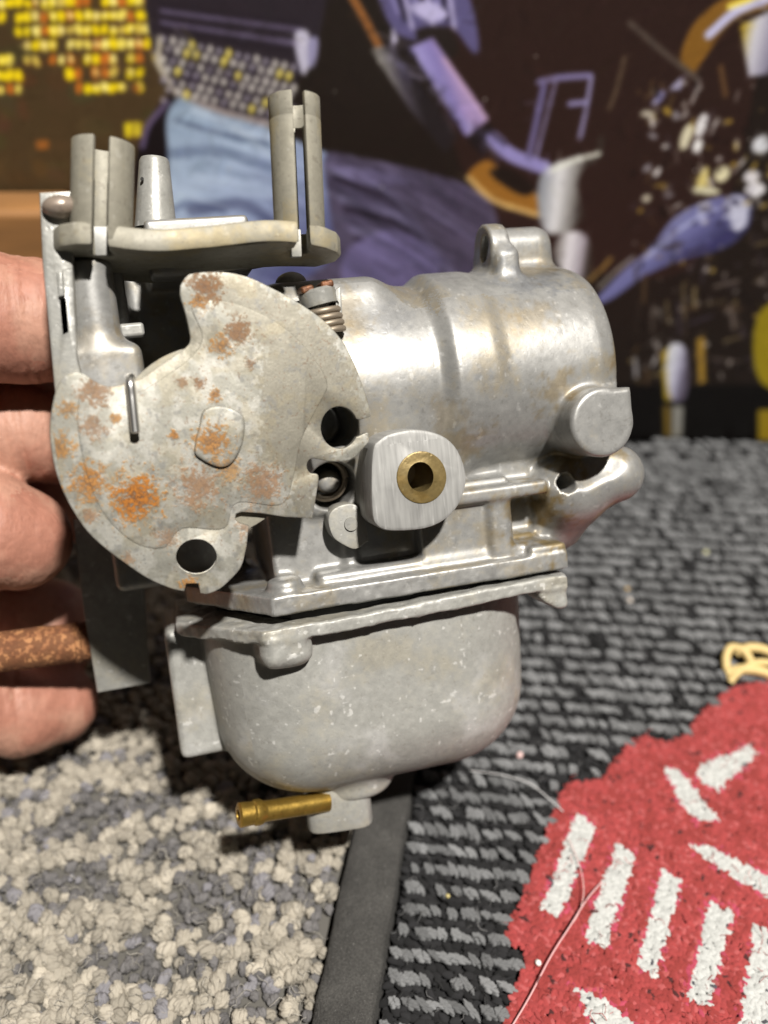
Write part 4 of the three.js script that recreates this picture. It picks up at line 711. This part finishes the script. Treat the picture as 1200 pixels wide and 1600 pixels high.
// ---------------------------------------------------------------- the hand that holds it
{
  const hand = thing('person', 'bare hand gripping the carburetor mounting flange with its bent fingers', 'person');
  carbM.decompose(hand.position, hand.quaternion, hand.scale);
  const J = (px, py, z) => L(px, py, z).toArray();
  const ch = [ // finger chains: knuckle, middle joint, end joint, tip and radii
    [J(-170, 560, -48), J(-40, 494, -44), J(45, 502, -46), J(120, 520, -54), 13.5, 13.4, 13, 11],
    [J(-190, 700, -56), J(-60, 660, -62), J(30, 672, -62), J(130, 690, -66), 12.5, 12.2, 12, 11],
    [J(-180, 860, -52), J(-90, 815, -50), J(-18, 832, -50), J(30, 842, -52), 13, 13.2, 12.8, 11.6],
    [J(-170, 1020, -52), J(-60, 1080, -66), J(30, 1108, -70), J(90, 1100, -74), 12.5, 12, 11.4, 10],
  ];
  const thumb = [J(-200, 640, -74), J(-40, 560, -70), J(90, 560, -66), J(200, 580, -64)];
  const PM = [J(-150, 960, -80), J(70, 985, -84), J(-150, 600, -78), J(60, 610, -80), J(-150, 770, -82), J(90, 775, -84)];
  const f = (x, y, z) => {
    let d = 1e9;
    for (const c of ch) {
      let e = scap(x, y, z, c[0], c[1], c[4], c[5]); e = smin(e, scap(x, y, z, c[1], c[2], c[5] * 1.03, c[6]), 2.5); e = smin(e, scap(x, y, z, c[2], c[3], c[6], c[7]), 2.5);
      // flexion creases at the joints
      for (const q of [1, 2]) { const dx = x - c[q][0] - 1.5, w = Math.exp(-dx * dx / 0.5) + 0.6 * Math.exp(-(dx + 2.6) * (dx + 2.6) / 0.35); e += 0.45 * w; }
      d = smin(d, e, 3.4);
    }
    let t = scap(x, y, z, thumb[0], thumb[1], 13, 11.5); t = smin(t, scap(x, y, z, thumb[1], thumb[2], 11.5, 10.5), 3); t = smin(t, scap(x, y, z, thumb[2], thumb[3], 10.5, 8.5), 3);
    d = smin(d, t, 2);
    let p = scap(x, y, z, [ch[0][0][0] - 4, ch[0][0][1], -62], [ch[3][0][0] - 4, ch[3][0][1], -62], 15, 13); p = smin(p, scap(x, y, z, [-112, 0, -70], [-160, -10, -80], 26, 24), 14);
    p = smin(p, scap(x, y, z, PM[0], PM[1], 15, 14), 5); p = smin(p, scap(x, y, z, PM[2], PM[3], 13, 12), 5); p = smin(p, scap(x, y, z, PM[4], PM[5], 14, 13), 5);
    d = smin(d, p, 4);
    return d + (fbm(x * 0.35, y * 0.35, z * 0.35, 3) - 0.5) * 0.35;
  };
  const lo = [-150, -78, -110], hi = [-20, 60, -10];
  const skin = dataTex(512, (u, v) => { const a = fbm(u * 5, v * 5, 3, 4, 5), b = fbm(u * 40, v * 40, 7, 3, 40), s = 0.94 + 0.12 * b; const c = mix3([0.63, 0.435, 0.365], [0.675, 0.505, 0.43], sstep(a, 0.35, 0.65)); return [c[0] * s, c[1] * s, c[2] * s]; }, true);
  const sb = dataTex(512, (u, v) => 0.5 * fbm(u * 80, v * 30, 9, 3, 0) + 0.5 * fbm(u * 24, v * 24, 19, 3, 24), false);
  for (const t of [skin, sb]) t.repeat.set(1 / 0.04, 1 / 0.04);
  console.log('hand');
  part('hand', sdfMesh(f, lo, hi, 1.0), new THREE.MeshPhysicalMaterial({ map: skin, bumpMap: sb, bumpScale: 0.0002, roughness: 0.6, sheen: 0.2, sheenRoughness: 0.5, sheenColor: lin(0.6, 0.3, 0.2) }), hand);
}

console.log('hand', performance.now() | 0);
// ---------------------------------------------------------------- small things on the mat
function strand(name, pts, r, color, label, group) {
  const m = part(name, tube(pts.map(([x, y, h]) => onFloor(x, y, h)), r, 60, 6), new THREE.MeshStandardMaterial({ color, roughness: 0.6 }), scene, { mm: false }); return tag(m, label, 'fibre', group);
}
strand('lint_fibre', [[735, 1204, 0.0014], [790, 1212, 0.0022], [830, 1226, 0.0026], [858, 1248, 0.0022], [880, 1268, 0.0012]], 0.00014, lin(0.55, 0.55, 0.55), 'thin pale lint fibre curving off the bowl shadow onto the mat');
strand('lint_fibre', [[790, 1620, 0.001], [826, 1560, 0.0016], [862, 1492, 0.0020], [890, 1448, 0.0022], [918, 1404, 0.0018], [940, 1378, 0.0012]], 0.00020, lin(0.62, 0.36, 0.36), 'long pinkish fibre lying across the red emblem between its first two bars');
strand('lint_fibre', [[880, 1462, 0.0012], [905, 1425, 0.0018], [912, 1390, 0.002], [905, 1350, 0.0018], [888, 1310, 0.0012]], 0.00012, lin(0.60, 0.42, 0.40), 'fine curled hair crossing the first pale bar of the emblem');
function crumb(px, py, r, color, label, category = 'crumb', group) {
  const g = yarnBlob(2, 1.6, 0.5, px % 7); const p = onFloor(px, py, 0.0008);
  g.scale(r, r * 0.75, r); const m = part('crumb', g, new THREE.MeshStandardMaterial({ color, roughness: 0.7 }), scene, { mm: false }); m.position.copy(p); m.rotation.y = px; return tag(m, label, category, group);
}
crumb(812, 1180, 0.0009, lin(0.6, 0.42, 0.40), 'pinkish white crumb on the mat beside the float bowl');
crumb(841, 1504, 0.0007, lin(0.75, 0.74, 0.7), 'white crumb on the red emblem edge beside the long fibre');
crumb(1103, 863, 0.0009, lin(0.40, 0.40, 0.22), 'yellowish green crumb on the mat towards the poster');
crumb(980, 920, 0.0008, lin(0.36, 0.24, 0.08), 'small ochre crumb on the mat right of the gasket flange');
crumb(984, 938, 0.0009, lin(0.5, 0.45, 0.40), 'pale crumb just below the ochre crumb on the mat');
crumb(700, 1400, 0.0005, lin(0.45, 0.38, 0.16), 'tiny yellow crumb among the grey tufts');
crumb(548, 1334, 0.0007, lin(0.55, 0.42, 0.2), 'tan crumb on the edging strip below the drain fitting');
{ // tangled dry yellow peel on the emblem's far edge
  const r = thing('dried_peel', 'curled dry yellow scrap lying at the far edge of the red emblem', 'scrap');
  const mt = new THREE.MeshPhysicalMaterial({ color: lin(0.62, 0.47, 0.20), roughness: 0.6, bumpMap: rustBump, bumpScale: 0.0002 });
  for (const [pts, w] of [[[[1136, 1050, .001], [1134, 1030, .003], [1142, 1012, .0042], [1160, 1016, .0045], [1172, 1034, .003], [1166, 1052, .001]], .0013], [[[1150, 1020, .003], [1170, 1012, .005], [1196, 1016, .0045], [1216, 1030, .003], [1210, 1050, .001]], .0014], [[[1134, 1052, .0012], [1158, 1046, .0026], [1186, 1048, .0026], [1216, 1060, .001]], .0015], [[[1140, 1066, .001], [1152, 1052, .0026], [1180, 1036, .0036], [1206, 1036, .003]], .0011]]) {
    const g = tube(pts.map(([x, y, h]) => onFloor(x, y, h)), w, 40, 8); part('strip', g, mt, r, { mm: false });
  }
}
{ // the lamp overhead
  const l = thing('ceiling_lamp', 'round ceiling lamp bulb shining down above the carburetor', 'lamp');
  l.position.copy(LAMP);
  const b = part('bulb', new THREE.SphereGeometry(0.04, 32, 20), new THREE.MeshStandardMaterial({ color: lin(0.9, 0.9, 0.88), emissive: lin(1, 0.93, 0.8), emissiveIntensity: 12, roughness: 0.4 }), l, { mm: false });
  const s = part('lamp_holder', new THREE.CylinderGeometry(0.018, 0.024, 0.07, 28), new THREE.MeshStandardMaterial({ color: lin(0.6, 0.6, 0.58), roughness: 0.5 }), l, { mm: false }); s.position.y = 0.072;
}

renderer.render(scene, camera);
